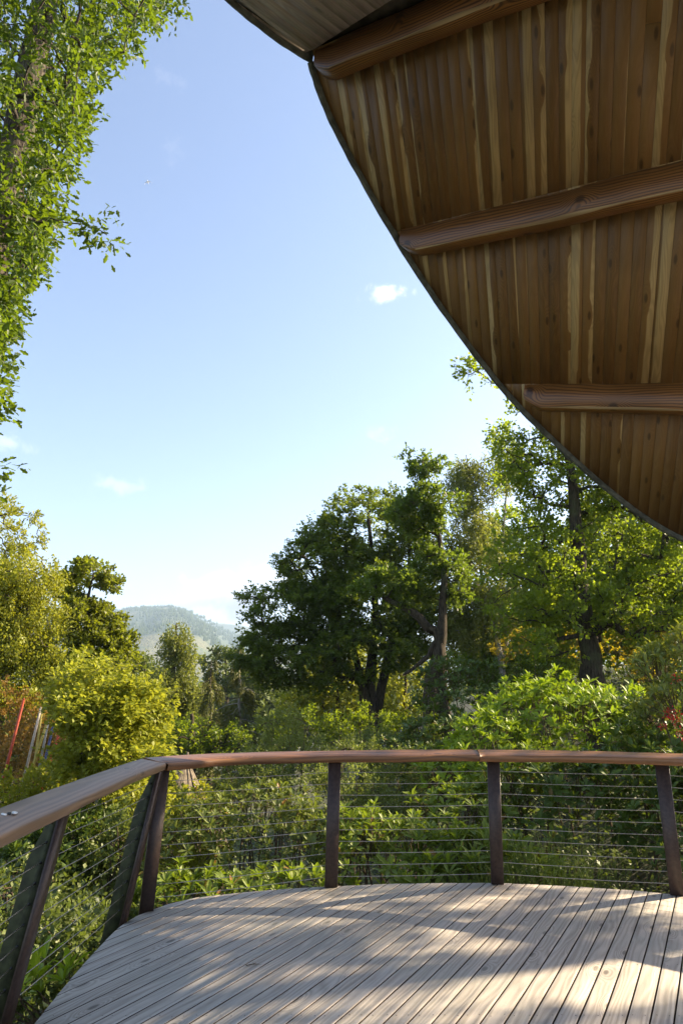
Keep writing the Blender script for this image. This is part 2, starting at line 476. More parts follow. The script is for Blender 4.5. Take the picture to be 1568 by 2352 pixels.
def attach(nodes, clusters, rng, up_pen=.7):
    """grow branches: every cluster joins the nearest earlier node; returns segments with a pipe-model load"""
    pts = [np.asarray(p) for p in nodes]; par = [-1] * len(pts)
    A = np.array(pts)
    order = np.argsort(np.min(np.linalg.norm(clusters[:, None, :] - A[None, :, :], axis=2), axis=1))
    buf = np.zeros((len(A) + 3 * len(clusters), 3)); buf[:len(A)] = A; n = len(A)
    leafnode = []
    for i in order:
        c = clusters[i]
        d = buf[:n] - c
        cost = np.linalg.norm(d, axis=1) + up_pen * np.maximum(0, d[:, 2] + .0)
        j = int(np.argmin(cost))
        p0 = buf[j]; L = np.linalg.norm(c - p0)
        prev = j
        for f in (.4, .75, 1.0):
            q = p0 + (c - p0) * f
            if f < 1: q = q + rng.normal(size=3) * L * .06 + np.array([0, 0, L * .07 * (1 - f)])
            buf[n] = q; par.append(prev); prev = n; n += 1
        leafnode.append(prev)
    load = np.zeros(n)
    for k in leafnode: load[k] += 1
    for k in range(n - 1, len(nodes) - 1, -1):
        load[par[k]] += load[k]
    return buf[:n], np.array(par), load

def curve(pts, n=14):
    """smooth polyline through control points (any number of columns)"""
    P = np.asarray(pts, float); k = len(P)
    t = np.linspace(0, k - 1, n); i = np.clip(t.astype(int), 0, k - 2); f = (t - i)[:, None]
    p0 = P[np.maximum(i - 1, 0)]; p1 = P[i]; p2 = P[i + 1]; p3 = P[np.minimum(i + 2, k - 1)]
    return .5 * ((2 * p1) + (-p0 + p2) * f + (2 * p0 - 5 * p1 + 4 * p2 - p3) * f ** 2 + (-p0 + 3 * p1 - 3 * p2 + p3) * f ** 3)

def tree(name, label, cat, trunks, blobs, nclust, per, leaf, lm, bm, style='round', crad=.6, llen=.1, lwid=.06, seed=1, shell=.5, extra=None, single=0,
         group=None, rtip=.012, attach_from=.3, clusters=None, clear=0.0, exp=.46, up_pen=.7):
    rng = np.random.default_rng(seed)
    base = np.array(trunks[0][0][:3], float)
    root = thing(name, label, cat, base, group)
    tb = Tubes(); nodes = []
    for tr in trunks:
        c = curve(tr, 18)
        c[:, :3] += rng.normal(size=(18, 3)) * c[:, 3:4] * .10
        tb.add(c[:, :3], c[:, 3], 10)
        nodes.append(c[int(18 * attach_from):, :3])
    tb.build('trunk', bm, root, base)
    nodes = np.concatenate(nodes)
    if clusters is None:
        C, O = blobs_points(blobs, nclust, rng, shell)
    else:
        C = np.asarray(clusters, float); O = norm(C - nodes.mean(0))
    if clear:
        tk = curve(trunks[0], 60)[:, :3]
        dv = norm(C - CAM); tv = norm(tk - CAM)
        ang = np.arccos(np.clip(dv @ tv.T, -1, 1)); j = ang.argmin(1)
        front = np.linalg.norm(C - CAM, axis=1) < np.linalg.norm(tk[j] - CAM, axis=1) + .3
        hide = front & (ang.min(1) < clear) & (rng.uniform(size=len(C)) < .55)
        C, O = C[~hide], O[~hide]
    if extra is not None:
        E = np.asarray(extra, float); C = np.concatenate([C, E]); O = np.concatenate([O, norm(E - nodes.mean(0))])
    P, par, load = attach(nodes, C, rng, up_pen)
    bt = Tubes()
    for k in range(len(nodes), len(P)):
        r = rtip * max(load[k], 1) ** exp
        r0 = rtip * max(load[k], 1) ** exp * 1.1
        bt.add([P[par[k]], P[k]], [r0, r], 5 if r > .02 else 4, cap=False)
    # leaves
    n = len(C)
    per = np.maximum(4, (per * rng.uniform(.6, 1.4, n)).astype(int))
    idx = np.repeat(np.arange(n), per); N = len(idx)
    if style in ('round', 'layer'):
        # twigs out of every cluster, leaves along the twigs
        ntw = 9
        tw = rng.integers(0, ntw, N)
        td = norm(rdir(n * ntw, rng) + np.repeat(O, ntw, axis=0) * .7).reshape(n, ntw, 3)
        tl = crad * rng.uniform(.55, 1.15, (n, ntw))
        if style == 'layer':
            td = norm(td * np.array([1, 1, .42])) + np.array([0, 0, -.08])
        f = rng.uniform(.12, 1, N) ** .7
        dd = td[idx, tw]
        p = C[idx] + dd * (tl[idx, tw] * f)[:, None] + rng.normal(size=(N, 3)) * crad * (.10 if style == 'round' else .07)
        al = norm(dd * .8 + rdir(N, rng) * .8)
        up = norm(np.array([0, 0, 1.]) * (1.0 if style == 'layer' else .6) + rdir(N, rng) * (.5 if style == 'layer' else .75))
        if rtip > .008 and crad > .25:
            sub = rng.permutation(n)[:400]
            for i in sub:
                for k in range(0, ntw, 3):
                    bt.add([C[i], C[i] + td[i, k] * tl[i, k] * .9], [rtip * .6, rtip * .2], 3, cap=False)
    elif style == 'droop':
        ns = 7
        st = rng.integers(0, ns, N)
        so_ = rng.normal(size=(n, ns, 3)) * crad * np.array([.6, .6, .35])
        ln = crad * rng.uniform(.8, 2.3, (n, ns))
        f = rng.uniform(0, 1, N)
        sway = rng.normal(size=(n, ns, 3)) * np.array([.25, .25, 0])
        p = C[idx] + so_[idx, st] + (np.array([0, 0, -1.]) + sway[idx, st]) * (ln[idx, st] * f)[:, None] + rng.normal(size=(N, 3)) * .05
        al = norm(np.array([0, 0, -.8]) + rdir(N, rng) * .9)
        up = rdir(N, rng)
    bt.build('branchwork', bm, root, base, kind='stuff')
    ll = llen * rng.uniform(.65, 1.3, N)
    leaves(leaf, p, al, up, ll, ll * (lwid / llen), M[lm] if isinstance(lm, str) else lm, root, base, single, 'crown')
    return root

def conifer(name, label, base, h, r, n, lm, bm, seed=1, cat='tree', droop=.35, group=None, top=.02, bare=.1, spray=1.0):
    """whorled branches carrying hanging sprays"""
    rng = np.random.default_rng(seed); base = np.asarray(base, float)
    root = thing(name, label, cat, base, group)
    tb = Tubes()
    zz = np.linspace(0, 1, 10)
    tb.add(base + np.c_[.1 * np.sin(zz * 5), .1 * np.cos(zz * 4) - .1, zz * h], .018 * h * (1 - zz) + .015, 8); tb.build('trunk', bm, root, base)
    bt = Tubes(); P = []; A = []
    for i in range(n):
        f = bare + (1 - bare) * (i + rng.uniform()) / n
        z = f * h; L = r * (1 - f) ** .75 * rng.uniform(.65, 1.15) + .15
        a = rng.uniform(0, 2 * np.pi); d = np.array([math.cos(a), math.sin(a), 0])
        t = np.linspace(0, 1, 7)[:, None]
        br = base + np.array([0, 0, z]) + d * L * t + np.array([0, 0, 1.]) * (L * (.12 * t - droop * t ** 1.8))
        bt.add(br, np.linspace(.012 * h * (1 - f) * .5 + .012, .006, 7), 4, cap=False)
        k = int(34 * L / r * spray) + 6
        tt = rng.uniform(.12, 1, k)
        q = base + np.array([0, 0, z]) + d * (L * tt)[:, None] + np.array([0, 0, 1.]) * (L * (.12 * tt - droop * tt ** 1.8))[:, None]
        sd = np.cross(d, [0, 0, 1.])
        for s in range(7):
            P.append(q + sd * (rng.normal(size=k) * .12 * L * (1.15 - tt))[:, None] + np.array([0, 0, -1.]) * (rng.uniform(0, .16 * r + .1, k))[:, None])
            A.append(norm(d * .5 + np.array([0, 0, -.8]) + rdir(k, rng) * .5))
    bt.build('branchwork', bm, root, base, kind='stuff')
    P = np.concatenate(P); A = np.concatenate(A)
    leaves('diamond', P, A, rdir(len(P), rng), rng.uniform(.16, .34, len(P)) * (h / 12) ** .4, .06 * (h / 12) ** .4, M[lm], root, base, 0, 'crown')
    return root

def rhododendron(label, blobs, dens, lm, seed, llen=.13, single=290, group='rhododendron bushes below the deck', cat='rhododendron', name='rhododendron', inner=.75, wid=.37, gz=None, droop=.25):
    """mounds of leaf whorls: each whorl a fan of 6 to 10 leaves round a shoot"""
    rng = np.random.default_rng(seed)
    c0 = np.asarray(blobs[0][0], float)
    base = np.array([c0[0], c0[1], float(ground_z(c0[0], c0[1])) if gz is None else gz])
    root = thing(name, label, cat, base, group)
    C, O = [], []
    for c, r in blobs:
        r = np.asarray(r, float)
        area = 4 * np.pi * ((r[0] * r[1]) ** 1.6 / 3 + (r[0] * r[2]) ** 1.6 / 3 + (r[1] * r[2]) ** 1.6 / 3) ** (1 / 1.6)
        n = int(area * dens)
        d = rdir(n, rng); d[:, 2] = np.where(d[:, 2] < -.35, -d[:, 2], d[:, 2])
        lump = 1 + .17 * np.sin(d[:, 0] * 5.3 + c[1] * 2) * np.sin(d[:, 1] * 6 + c[0]) + .13 * np.sin(d[:, 2] * 8 + c[0] * 3) + .07 * np.sin(d[:, 0] * 13 + d[:, 2] * 9)
        u = np.where(rng.uniform(size=n) < .72, np.where(rng.uniform(size=n) < .12, rng.uniform(1.04, 1.2, n), rng.uniform(.88, 1.04, n)), rng.uniform(inner, .9, n))
        C.append(np.asarray(c) + d * (u * lump)[:, None] * r); O.append(norm(d / r))
    C = np.concatenate(C); O = np.concatenate(O)
    keep = C[:, 2] > ground_z(C[:, 0], C[:, 1]) + .1
    # drop whorls buried inside another mound or standing on the deck
    for c, r in blobs:
        keep &= (((C - np.asarray(c)) / np.asarray(r)) ** 2).sum(1) > .45
    keep &= ~((C[:, 2] < 6) & inside_deck(C[:, 0], C[:, 1], .22))
    C, O = C[keep], O[keep]
    n = len(C)
    ax = norm(O * .6 + np.array([0, 0, .75]) + rdir(n, rng) * .35)
    st = Tubes()
    for i in range(0, n, 2):
        st.add([C[i] - ax[i] * llen * 1.6 - O[i] * llen * 1.2, C[i] - ax[i] * llen * .4, C[i]], [.006, .005, .004], 3, cap=False)
    # a few thick stems from the ground
    for c, r in blobs:
        for k in range(3 if max(r) > .6 else 1):
            q = np.asarray(c) + rdir(1, rng)[0] * np.asarray(r) * .7
            b = np.array([c[0] + rng.normal() * .2, c[1] + rng.normal() * .2, float(ground_z(c[0], c[1])) - .1])
            st.add(curve([b, (b + q) / 2 + rng.normal(size=3) * .15, q], 7), np.linspace(.022, .008, 7), 5, cap=False)
    st.build('stems', M['stem'], root, base, kind='stuff')
    k = rng.integers(6, 11, n)
    idx = np.repeat(np.arange(n), k)
    j = np.concatenate([np.arange(q) for q in k]); kk = k[idx]
    a1 = norm(np.cross(ax, rdir(n, rng))); a2 = np.cross(ax, a1)
    th = (j / kk) * 2 * np.pi + rng.uniform(0, .5, len(idx)) + (idx % 7)
    tilt = rng.normal(.68, .27, len(idx)) - droop * (rng.uniform(size=len(idx)) < .35)   # how far a leaf rises above the whorl plane
    rad = np.cos(th)[:, None] * a1[idx] + np.sin(th)[:, None] * a2[idx]
    al = norm(rad * np.cos(tilt)[:, None] + ax[idx] * np.sin(tilt)[:, None])
    up = norm(ax[idx] * np.cos(tilt)[:, None] - rad * np.sin(tilt)[:, None] + rdir(len(idx), rng) * .12)
    ll = llen * rng.uniform(.65, 1.2, len(idx)) * rng.uniform(.8, 1.15, n)[idx]
    p = C[idx] + rad * llen * .06
    leaves('lance', p, al, up, ll, ll * wid, M[lm], root, base, single, 'foliage')
    return root

def shrub(label, blobs, nclust, per, lm, seed, crad=.3, llen=.05, lwid=.03, name='shrub', cat='shrub', group=None, leaf='diamond', style='round', single=0, stems=10):
    rng = np.random.default_rng(seed); c0 = np.asarray(blobs[0][0], float)
    base = np.array([c0[0], c0[1], float(ground_z(c0[0], c0[1]))])
    tr = []
    for k in range(stems):
        b = blobs[k % len(blobs)]; c = np.asarray(b[0]); r = np.asarray(b[1])
        g = np.array([c[0] + rng.normal() * r[0] * .25, c[1] + rng.normal() * r[1] * .25, 0]); g[2] = float(ground_z(g[0], g[1])) - .05
        tip = c + np.array([rng.normal() * r[0] * .5, rng.normal() * r[1] * .5, r[2] * rng.uniform(.1, .8)])
        tr.append([(*g, .022), (*((g + tip) / 2 + rng.normal(size=3) * .15), .015), (*tip, .006)])
    tr[0][0] = (base[0], base[1], base[2], .022)
    return tree(name, label, cat, tr, blobs, nclust, per, leaf, lm, M['stem'], style, crad, llen, lwid, seed, .35, single=single, group=group, rtip=.004, attach_from=.4)

# ------------------------------------------------------------------ deck outline
EDGE = np.array([(-1.40, -3.0), (-1.42, 1.0), (-1.455, 3.76), (-1.482, 4.17), (-1.499, 4.61), (-1.502, 5.08), (-1.482, 5.28), (-1.39, 5.61), (-1.123, 5.869),
                 (-.808, 6.014), (-.471, 6.116), (-.086, 6.194), (.419, 6.275), (.857, 6.30), (1.303, 6.303), (1.843, 6.208), (2.326, 6.077), (2.671, 5.94),
                 (3.3, 5.6), (4.2, 4.9), (5.2, 3.8), (6.0, 2.2), (6.4, .3), (6.5, -3.0)])
def inside_deck(x, y, grow=0.0):
    x = np.asarray(x, float); y = np.asarray(y, float)
    top = np.interp(x, [-1.502, -1.39, -1.123, -.808, -.086, .857, 1.303, 2.326, 3.3, 4.2, 5.2, 6.0, 6.5], [5.2, 5.61, 5.87, 6.01, 6.19, 6.30, 6.30, 6.08, 5.6, 4.9, 3.8, 2.2, -3])
    return (x > -1.5 - grow) & (x < 6.5 + grow) & (y < top + grow)

# ------------------------------------------------------------------ ground, valley and hills
def build_ground():
    xs = np.concatenate([[-4200, -2500, -1200, -600, -300, -150, -80, -50], np.arange(-36, 37, 1.2), [50, 80, 150, 300, 600, 1200, 2500, 4200]])
    ys = np.concatenate([[-60, -25, -12], np.arange(-6, 62, 1.2), [70, 90, 130, 200, 300, 500, 800, 1200, 2000, 4200]])
    X, Y = np.meshgrid(xs, ys)
    Z = ground_z(X, Y)
    V = np.c_[X.ravel(), Y.ravel(), Z.ravel()]
    nx = len(xs)
    F = [(j * nx + i, j * nx + i + 1, (j + 1) * nx + i + 1, (j + 1) * nx + i) for j in range(len(ys) - 1) for i in range(nx - 1)]
    m, t = mat('woodland_floor')
    pos = t.n('ShaderNodeNewGeometry').outputs['Position']
    n1 = t.noise(pos, 2.0, 5, .7); n2 = t.noise(pos, .25, 3)
    c = t.mix(t.maprange(n1, .35, .65), (.035, .028, .016), (.07, .075, .025))
    c = t.mix(t.maprange(n2, .45, .65), c, (.05, .065, .02))
    bp = t.n('ShaderNodeBump', Strength=.6, Distance=.1, Height=n1)
    out(t, t.n('ShaderNodeBsdfPrincipled', Base_Color=c, Roughness=.95, Normal=bp.outputs[0]))
    o = mesh('ground', V, F, m, smooth=True); o['kind'] = 'structure'
build_ground()

def hill_mat(name, seed):
    m, t = mat(name)
    pos = t.n('ShaderNodeNewGeometry').outputs['Position']
    q = t.vadd(pos, (seed * 311.0, seed * 97.0, 0))
    big = t.noise(t.vmul(q, (1, 1, 1.6)), .0042, 4, .6)
    med = t.noise(q, .02, 4, .65)
    fine = t.noise(q, .09, 3, .7)
    wood = t.mix(t.maprange(fine, .3, .7), (.035, .055, .028), (.075, .10, .045))
    open_ = t.mix(t.maprange(med, .35, .65), (.13, .12, .065), (.10, .13, .055))
    c = t.mix(t.maprange(t.math('ADD', big, t.math('MULTIPLY', med, .25)), .66, .76), wood, open_)
    sep = t.n('ShaderNodeSeparateXYZ'); t.set(sep.inputs[0], pos)
    low = t.maprange(t.math('ADD', sep.outputs[2], t.math('MULTIPLY', med, 90)), 175, 200, 1.0, 0.0)
    field = t.mix(t.maprange(t.noise(t.vmul(q, (.5, 1, 1)), .012, 2), .42, .56), (.09, .12, .05), (.19, .175, .085))
    c = t.mix(t.math('MULTIPLY', low, .6), c, field)
    bp = t.n('ShaderNodeBump', Strength=1.0, Distance=12, Height=fine)
    out(t, t.n('ShaderNodeBsdfPrincipled', Base_Color=c, Roughness=.95, Normal=bp.outputs[0]))
    return m

def hill_h(az, r, crest, r0, r1):
    """height of a hillside that climbs from r0 to its crest at r1 metres"""
    f = np.clip((r - r0) / (r1 - r0), 0, 1)
    s = f ** .85
    return -30 + (crest + 30) * s

def build_hill(name, azs, tops, r0, r1, m, rough, seed):
    """azs: bearings (deg), tops: crest heights"""
    rng = np.random.default_rng(seed)
    A = np.linspace(azs[0], azs[-1], 180); T = np.interp(A, azs, tops)
    T = T + rough * (np.sin(A * 2.1) + .6 * np.sin(A * 5.3 + 1) + .4 * np.sin(A * 11 + 2))
    Rr = np.concatenate([np.linspace(r0, r1, 46), r1 + np.array([120, 300, 600])])
    AA, RR = np.meshgrid(np.radians(A), Rr)
    TT = np.tile(T, (len(Rr), 1))
    Z = hill_h(AA, RR, TT, r0, r1)
    drop = np.clip((RR - r1) / 600, 0, 1); Z = Z * (1 - drop * .35)
    bumps = np.sin(AA * 40 + RR * .002) * 9 + np.sin(AA * 110 - RR * .004) * 4 + np.sin(RR * .008 + AA * 20) * 5
    Z = Z + bumps * np.clip((RR - r0) / 600, 0, 1) * np.clip((r1 + 100 - RR) / 500, .15, 1)
    X = RR * np.sin(AA); Y = RR * np.cos(AA)
    nx = len(A)
    V = np.c_[X.ravel(), Y.ravel(), Z.ravel()]
    F = [(j * nx + i, j * nx + i + 1, (j + 1) * nx + i + 1, (j + 1) * nx + i) for j in range(len(Rr) - 1) for i in range(nx - 1)]
    o = mesh(name, V, F, m, smooth=True); o['kind'] = 'structure'
    return A, Rr, Z

hm = hill_mat('hillside', 1)
A1, R1, Z1 = build_hill('hill', [-60, -40, -30, -22, -18, -16.2, -14.6, -13, -11.6, -10.4, -9.4, -6, 0, 10, 30],
                        [280, 310, 325, 332, 348, 362, 366, 354, 322, 290, 262, 185, 120, 90, 80], 900, 3000, hm, 2.5, 3)
build_hill('far_hill', [-70, -30, -15, -11, -9.6, -8, -4, 4, 14, 30, 60], [420, 430, 440, 430, 437, 420, 380, 330, 360, 420, 460], 2500, 4300, hill_mat('far_hillside', 4), 3, 5)

def far_forest():
    """conifer plantation on the far hillside"""
    rng = np.random.default_rng(11); V = []; F = []; n = 0
    nA = len(A1)
    for _ in range(30000):
        ia = rng.integers(0, nA - 1)
        if not -24 < A1[ia] < -6: continue
        ir = int(rng.integers(18, 47)) if rng.uniform() > .12 else 45
        a = math.radians(A1[ia] + rng.uniform(0, A1[1] - A1[0])); r = R1[ir] + rng.uniform(-20, 20)
        x, y = r * math.sin(a), r * math.cos(a); z = Z1[ir, ia]
        clear = math.sin(a * 95 + r * .0021) + math.sin(r * .0062 - a * 40) * .8 + rng.normal() * .35
        if clear > .85 and ir < 45: continue
        h = rng.uniform(7, 15); w_ = h * rng.uniform(.16, .3)
        k = 5
        ph = rng.uniform(0, 6)
        V += [(x + w_ * math.cos(ph + i * 2 * math.pi / k), y + w_ * math.sin(ph + i * 2 * math.pi / k), z + h * .05) for i in range(k)] + [(x, y, z + h)]
        F += [(n + i, n + (i + 1) % k, n + k) for i in range(k)]; n += k + 1
    m = leaf_mat('plantation', (.03, .055, .03), (.07, .105, .05), (.06, .08, .03), .9, .1, .1)
    o = mesh('hill_forest', np.array(V), F, m); tag(o, kind='stuff')
far_forest()

# ------------------------------------------------------------------ deck of narrow boards
def build_deck():
    root = thing('timber_deck', 'weathered grey timber deck of narrow boards with a curved edge', 'deck', (0, 3, 0))
    d = np.array([math.sin(R_(28)), math.cos(R_(28))]); s = np.array([d[1], -d[0]])
    E = EDGE
    st = E @ s; tt = E @ d
    def span(sv):
        """extent of the deck outline along a board at offset sv"""
        hits = []
        for i in range(len(E)):
            j = (i + 1) % len(E)
            a, b = st[i] - sv, st[j] - sv
            if a * b < 0 or a == 0:
                f = a / (a - b); hits.append(tt[i] + (tt[j] - tt[i]) * f)
        return (min(hits), max(hits)) if len(hits) >= 2 else None
    pitch, gap = .1015, .0085
    s0 = math.ceil((st.min()) / pitch) * pitch + .03
    s0_first = s0
    rng = np.random.default_rng(5)
    while s0 + pitch < st.max():
        sv = np.linspace(s0 + gap / 2, s0 + pitch - gap / 2, 5)
        ends = [span(v) for v in sv]
        s0 += pitch
        if any(e is None for e in ends): continue
        lo = np.array([e[0] for e in ends]); hi = np.array([e[1] for e in ends])
        lo = np.maximum(lo, -2.5)
        if (hi - lo).max() < .1: continue
        hi = hi + rng.uniform(-.006, .006)
        top = [(a, b) for a, b in zip(sv, lo)] + [(a, b) for a, b in zip(sv[::-1], hi[::-1])]
        top = np.array(top); n = len(top)
        mid = np.array([sv.mean(), 0])
        ins = top.copy(); ins[:, 0] = mid[0] + (top[:, 0] - mid[0]) * (1 - .003 / (sv[-1] - sv[0]))
        dz = rng.uniform(-.0004, .0004)
        def w3(q, z): return np.c_[q[:, :1] * s[None, :] + q[:, 1:] * d[None, :], np.full(len(q), z)]
        V = np.concatenate([w3(ins, dz), w3(top, dz - .0016), w3(top, dz - .028)])
        F = [tuple(range(n))[::-1], tuple(range(2 * n, 3 * n))]
        for k in range(2):
            for i in range(n):
                j = (i + 1) % n
                F.append((k * n + i, k * n + j, (k + 1) * n + j, (k + 1) * n + i))
        Q = np.concatenate([ins, top, top])
        uvp = np.c_[Q[:, 1], Q[:, 0] - mid[0]]
        uv = np.array([uvp[i] for f in F for i in f])
        bd = mesh('board', V, F, M['deck'], root, (0, 3, 0), uv=uv)
        bd.data.materials.append(M['grime'])
        for i in range(n): bd.data.polygons[2 + n + i].material_index = 1 if 0 <= i < 4 or 5 <= i < 9 else 1
    # screw heads where the boards cross the bearers
    V, F = [], []
    for k, y in enumerate(np.arange(-1.35, 6.3, .65)):
        sv = s0_first
        while sv < st.max():
            for q in (.022, pitch - .022):
                ss = sv + q
                # the point of this board line at height y
                t_ = (y - ss * s[1]) / d[1]; x = ss * s[0] + t_ * d[0]
                if inside_deck(x, y, -.05) and x < 3.5 and y > 2:
                    x2, y2 = x + rng.normal() * .003, y + rng.normal() * .006
                    i0 = len(V)
                    V += [(x2 + .0034 * math.cos(a), y2 + .0034 * math.sin(a), .0012) for a in np.linspace(0, 2 * np.pi, 6, endpoint=False)]
                    F.append(tuple(range(i0, i0 + 6)))
            sv += pitch
    mesh('screw_head', V, F, M['dark'], root, (0, 3, 0), kind='stuff')
    # rim joist under the edge and bearers
    tb = Tubes()
    rim = EDGE + norm(np.array([1.5, 1.0]) - EDGE) * .06
    V, F = [], []
    for i, p in enumerate(rim):
        q = p + norm(np.array([[1.5, 1.0]]) - p[None, :])[0] * .05
        V += [(p[0], p[1], -.035), (p[0], p[1], -.26), (q[0], q[1], -.26), (q[0], q[1], -.035)]
    for i in range(len(rim) - 1):
        for k in range(4):
            F.append((i * 4 + k, i * 4 + (k + 1) % 4, (i + 1) * 4 + (k + 1) % 4, (i + 1) * 4 + k))
    mesh('rim_joist', V, F, M['log'], root, (0, 3, 0))
    for k, y in enumerate(np.arange(-2, 5.6, 1.3)):
        x1 = 2.3 if y > 5 else 5 - max(0, y) * .35
        V = [(x, yy, z) for x in (-1.3, x1) for yy in (y, y + .06) for z in (-.24, -.04)]
        F = [(0, 1, 3, 2), (4, 6, 7, 5), (0, 4, 5, 1), (2, 3, 7, 6), (0, 2, 6, 4), (1, 5, 7, 3)]
        mesh('bearer', V, F, M['log'], root, (0, 3, 0))
    for x, y in ((-1.2, 4.6), (.6, 5.7), (2.2, 5.3), (-1.2, 1.5), (4.2, 3.9), (2, 1)):
        t = Tubes(); t.add([(x, y, float(ground_z(x, y)) - .3), (x, y, -.24)], .09, 10); t.build('pile', M['log'], root, (0, 3, 0))
build_deck()

# ------------------------------------------------------------------ balustrade
def build_rail():
    O = (-1.4, 5.4, 0)
    root = thing('balustrade', 'curved deck balustrade of dark posts, wire cables and a brown timber handrail', 'balustrade', O)
    posts = [((-1.52, 1.62), (1, 0)), ((-1.568, 3.70), (1, .0)), ((-1.50, 5.28), (1, -.05)), ((-1.409, 5.52), (.50, -.87)),
             ((-.085, 6.16), (.16, -.99)), ((1.29, 6.26), (-.10, -.99)), ((2.62, 5.93), (-.42, -.91)), ((3.75, 5.25), (-.62, -.78)), ((4.75, 4.3), (-.75, -.66))]
    LEAN = .19
    def frame(P, N):
        N = np.array([*N, 0.]); N /= np.linalg.norm(N)
        T = np.array([-N[1], N[0], 0])
        return np.array([*P, 0.]), N, T
    HT = .985
    for i, (P, N) in enumerate(posts):
        B, Nn, T = frame(P, N)
        def pt(z, nn, tt): return B + Nn * (LEAN * max(z, -.3) / HT + nn) + T * tt + np.array([0, 0, z])
        w_, d = .052, .022
        # flange facing the deck: front plate with eased edges
        V, F = [], []
        zs = (-.30, HT)
        prof = [(-w_, 0), (-w_ + .004, d * .5), (w_ - .004, d * .5), (w_, 0), (w_, -d * .5), (-w_, -d * .5)]
        for z in zs:
            for (a, b) in prof: V.append(pt(z, b, a))
        k = len(prof)
        for a in range(k): F.append((a, (a + 1) % k, k + (a + 1) % k, k + a))
        F += [tuple(range(k))[::-1], tuple(range(k, 2 * k))]
        p_ = mesh('post', V, F, M['post'], root, O)
        # web behind it, tapered at the top
        V, F = [], []
        hw = .012
        outl = [(-.30, -.011), (-.30, -.125), (HT - .26, -.115), (HT - .02, -.05), (HT, -.045), (HT, -.011)]
        for tt in (-hw, hw):
            for (z, nn) in outl: V.append(pt(z, nn, tt))
        k = len(outl)
        F = [tuple(range(k)), tuple(range(k, 2 * k))[::-1]] + [(a, k + a, k + (a + 1) % k, (a + 1) % k) for a in range(k)]
        mesh('web', V, F, M['post_green'], p_, O)
        # small grommets where the cables pass the web
        t = Tubes()
        for zc in np.linspace(.075, .895, 10):
            c = pt(zc, -.045, 0); t.add([c - T * .018, c + T * .018], .007, 6)
        t.build('grommet', M['dark'], p_, O, kind='stuff')
    # cables: left run, then front run, each strung from web to web
    def wpt(i, z):
        B, Nn, T = frame(*posts[i]); return B + Nn * (LEAN * z / HT - .045) + np.array([0, 0, z])
    for run in ((0, 1, 2), (3, 4, 5, 6, 7, 8)):
        for zc in np.linspace(.075, .895, 10):
            pts = []
            for a, b in zip(run[:-1], run[1:]):
                p, q = wpt(a, zc), wpt(b, zc)
                for f in np.linspace(0, 1, 6, endpoint=False): pts.append(p + (q - p) * f - np.array([0, 0, .006 * 4 * f * (1 - f)]))
            pts.append(wpt(run[-1], zc))
            t = Tubes(); t.add(pts, .0023, 6); t.build('cable', M['wire'], root, O)
    # handrail: a wide timber tilted in with the posts, in lengths that meet at joints
    HX = [(-1.20, 1.3), (-1.255, 2.2), (-1.31, 3.1), (-1.355, 4.1), (-1.375, 4.9), (-1.372, 5.33)]
    FX = [(-1.368, 5.338), (-1.02, 5.66), (-.55, 5.87), (-.05, 5.985), (.35, 6.045), (.8, 6.085), (1.15, 6.09)]
    GX = [(1.156, 6.09), (1.6, 6.05), (2.05, 5.95), (2.55, 5.74), (3.2, 5.38), (3.65, 5.08), (4.7, 4.15)]
    def strip(ctrl, m, n, wob, cut0=0.0, cut1=0.0):
        c = curve([(x, y, 0) for x, y in ctrl], n)
        tan = norm(np.gradient(c, axis=0)); nor = np.c_[tan[:, 1], -tan[:, 0], np.zeros(n)]      # towards the deck
        tilt = R_(11)
        ax = nor * math.cos(tilt) + np.array([0, 0, -math.sin(tilt)]); up = nor * math.sin(tilt) + np.array([0, 0, math.cos(tilt)])
        arc = np.concatenate([[0], np.cumsum(np.linalg.norm(np.diff(c, axis=0), axis=1))])
        wv = wob * (np.sin(arc * 3.4 + 1.0) + .6 * np.sin(arc * 7.1))
        hw, th = .092, .053
        V = []
        prof = [(-hw, .006), (-hw + .006, 0), (hw - .010, 0), (hw, .009), (hw - .003, th - .008), (hw - .012, th), (-hw + .006, th), (-hw, th - .006)]
        for i in range(n):
            o = c[i] + np.array([0, 0, 1.045])
            sh = cut0 if i == 0 else cut1 if i == n - 1 else 0
            for (a, b) in prof:
                aa = a + (wv[i] if a > 0 else -wv[i] * .3)
                V.append(o + ax[i] * aa - up[i] * b + tan[i] * sh * (a / hw))
        k = len(prof); F = []
        for i in range(n - 1):
            for j in range(k): F.append((i * k + j, i * k + (j + 1) % k, (i + 1) * k + (j + 1) % k, (i + 1) * k + j))
        F += [tuple(range(k)), tuple(range((n - 1) * k, n * k))[::-1]]
        per = np.concatenate([[0], np.cumsum([math.dist(prof[j], prof[(j + 1) % k]) for j in range(k)])])
        uv = []
        for i in range(n - 1):
            for j in range(k):
                uv += [(arc[i], per[j] - .09), (arc[i], per[j + 1] - .09), (arc[i + 1], per[j + 1] - .09), (arc[i + 1], per[j] - .09)]
        uv += [(0, 0)] * (2 * k)
        return mesh('handrail', V, F, m, root, O, uv=uv)
    h = strip(HX, M['rail_worn'], 30, .003, 0, .05); h['label'] = 'paler worn handrail length on the left'
    strip(FX, M['rail'], 36, .010, .05, 0)
    strip(GX, M['rail'], 34, .007)
    # little white plate on the left rail
    c0 = np.array([-1.318, 2.93, 1.050])
    pl = thing('metal_tag', 'small white two-winged metal plate screwed on top of the left handrail', 'metal plate', c0)
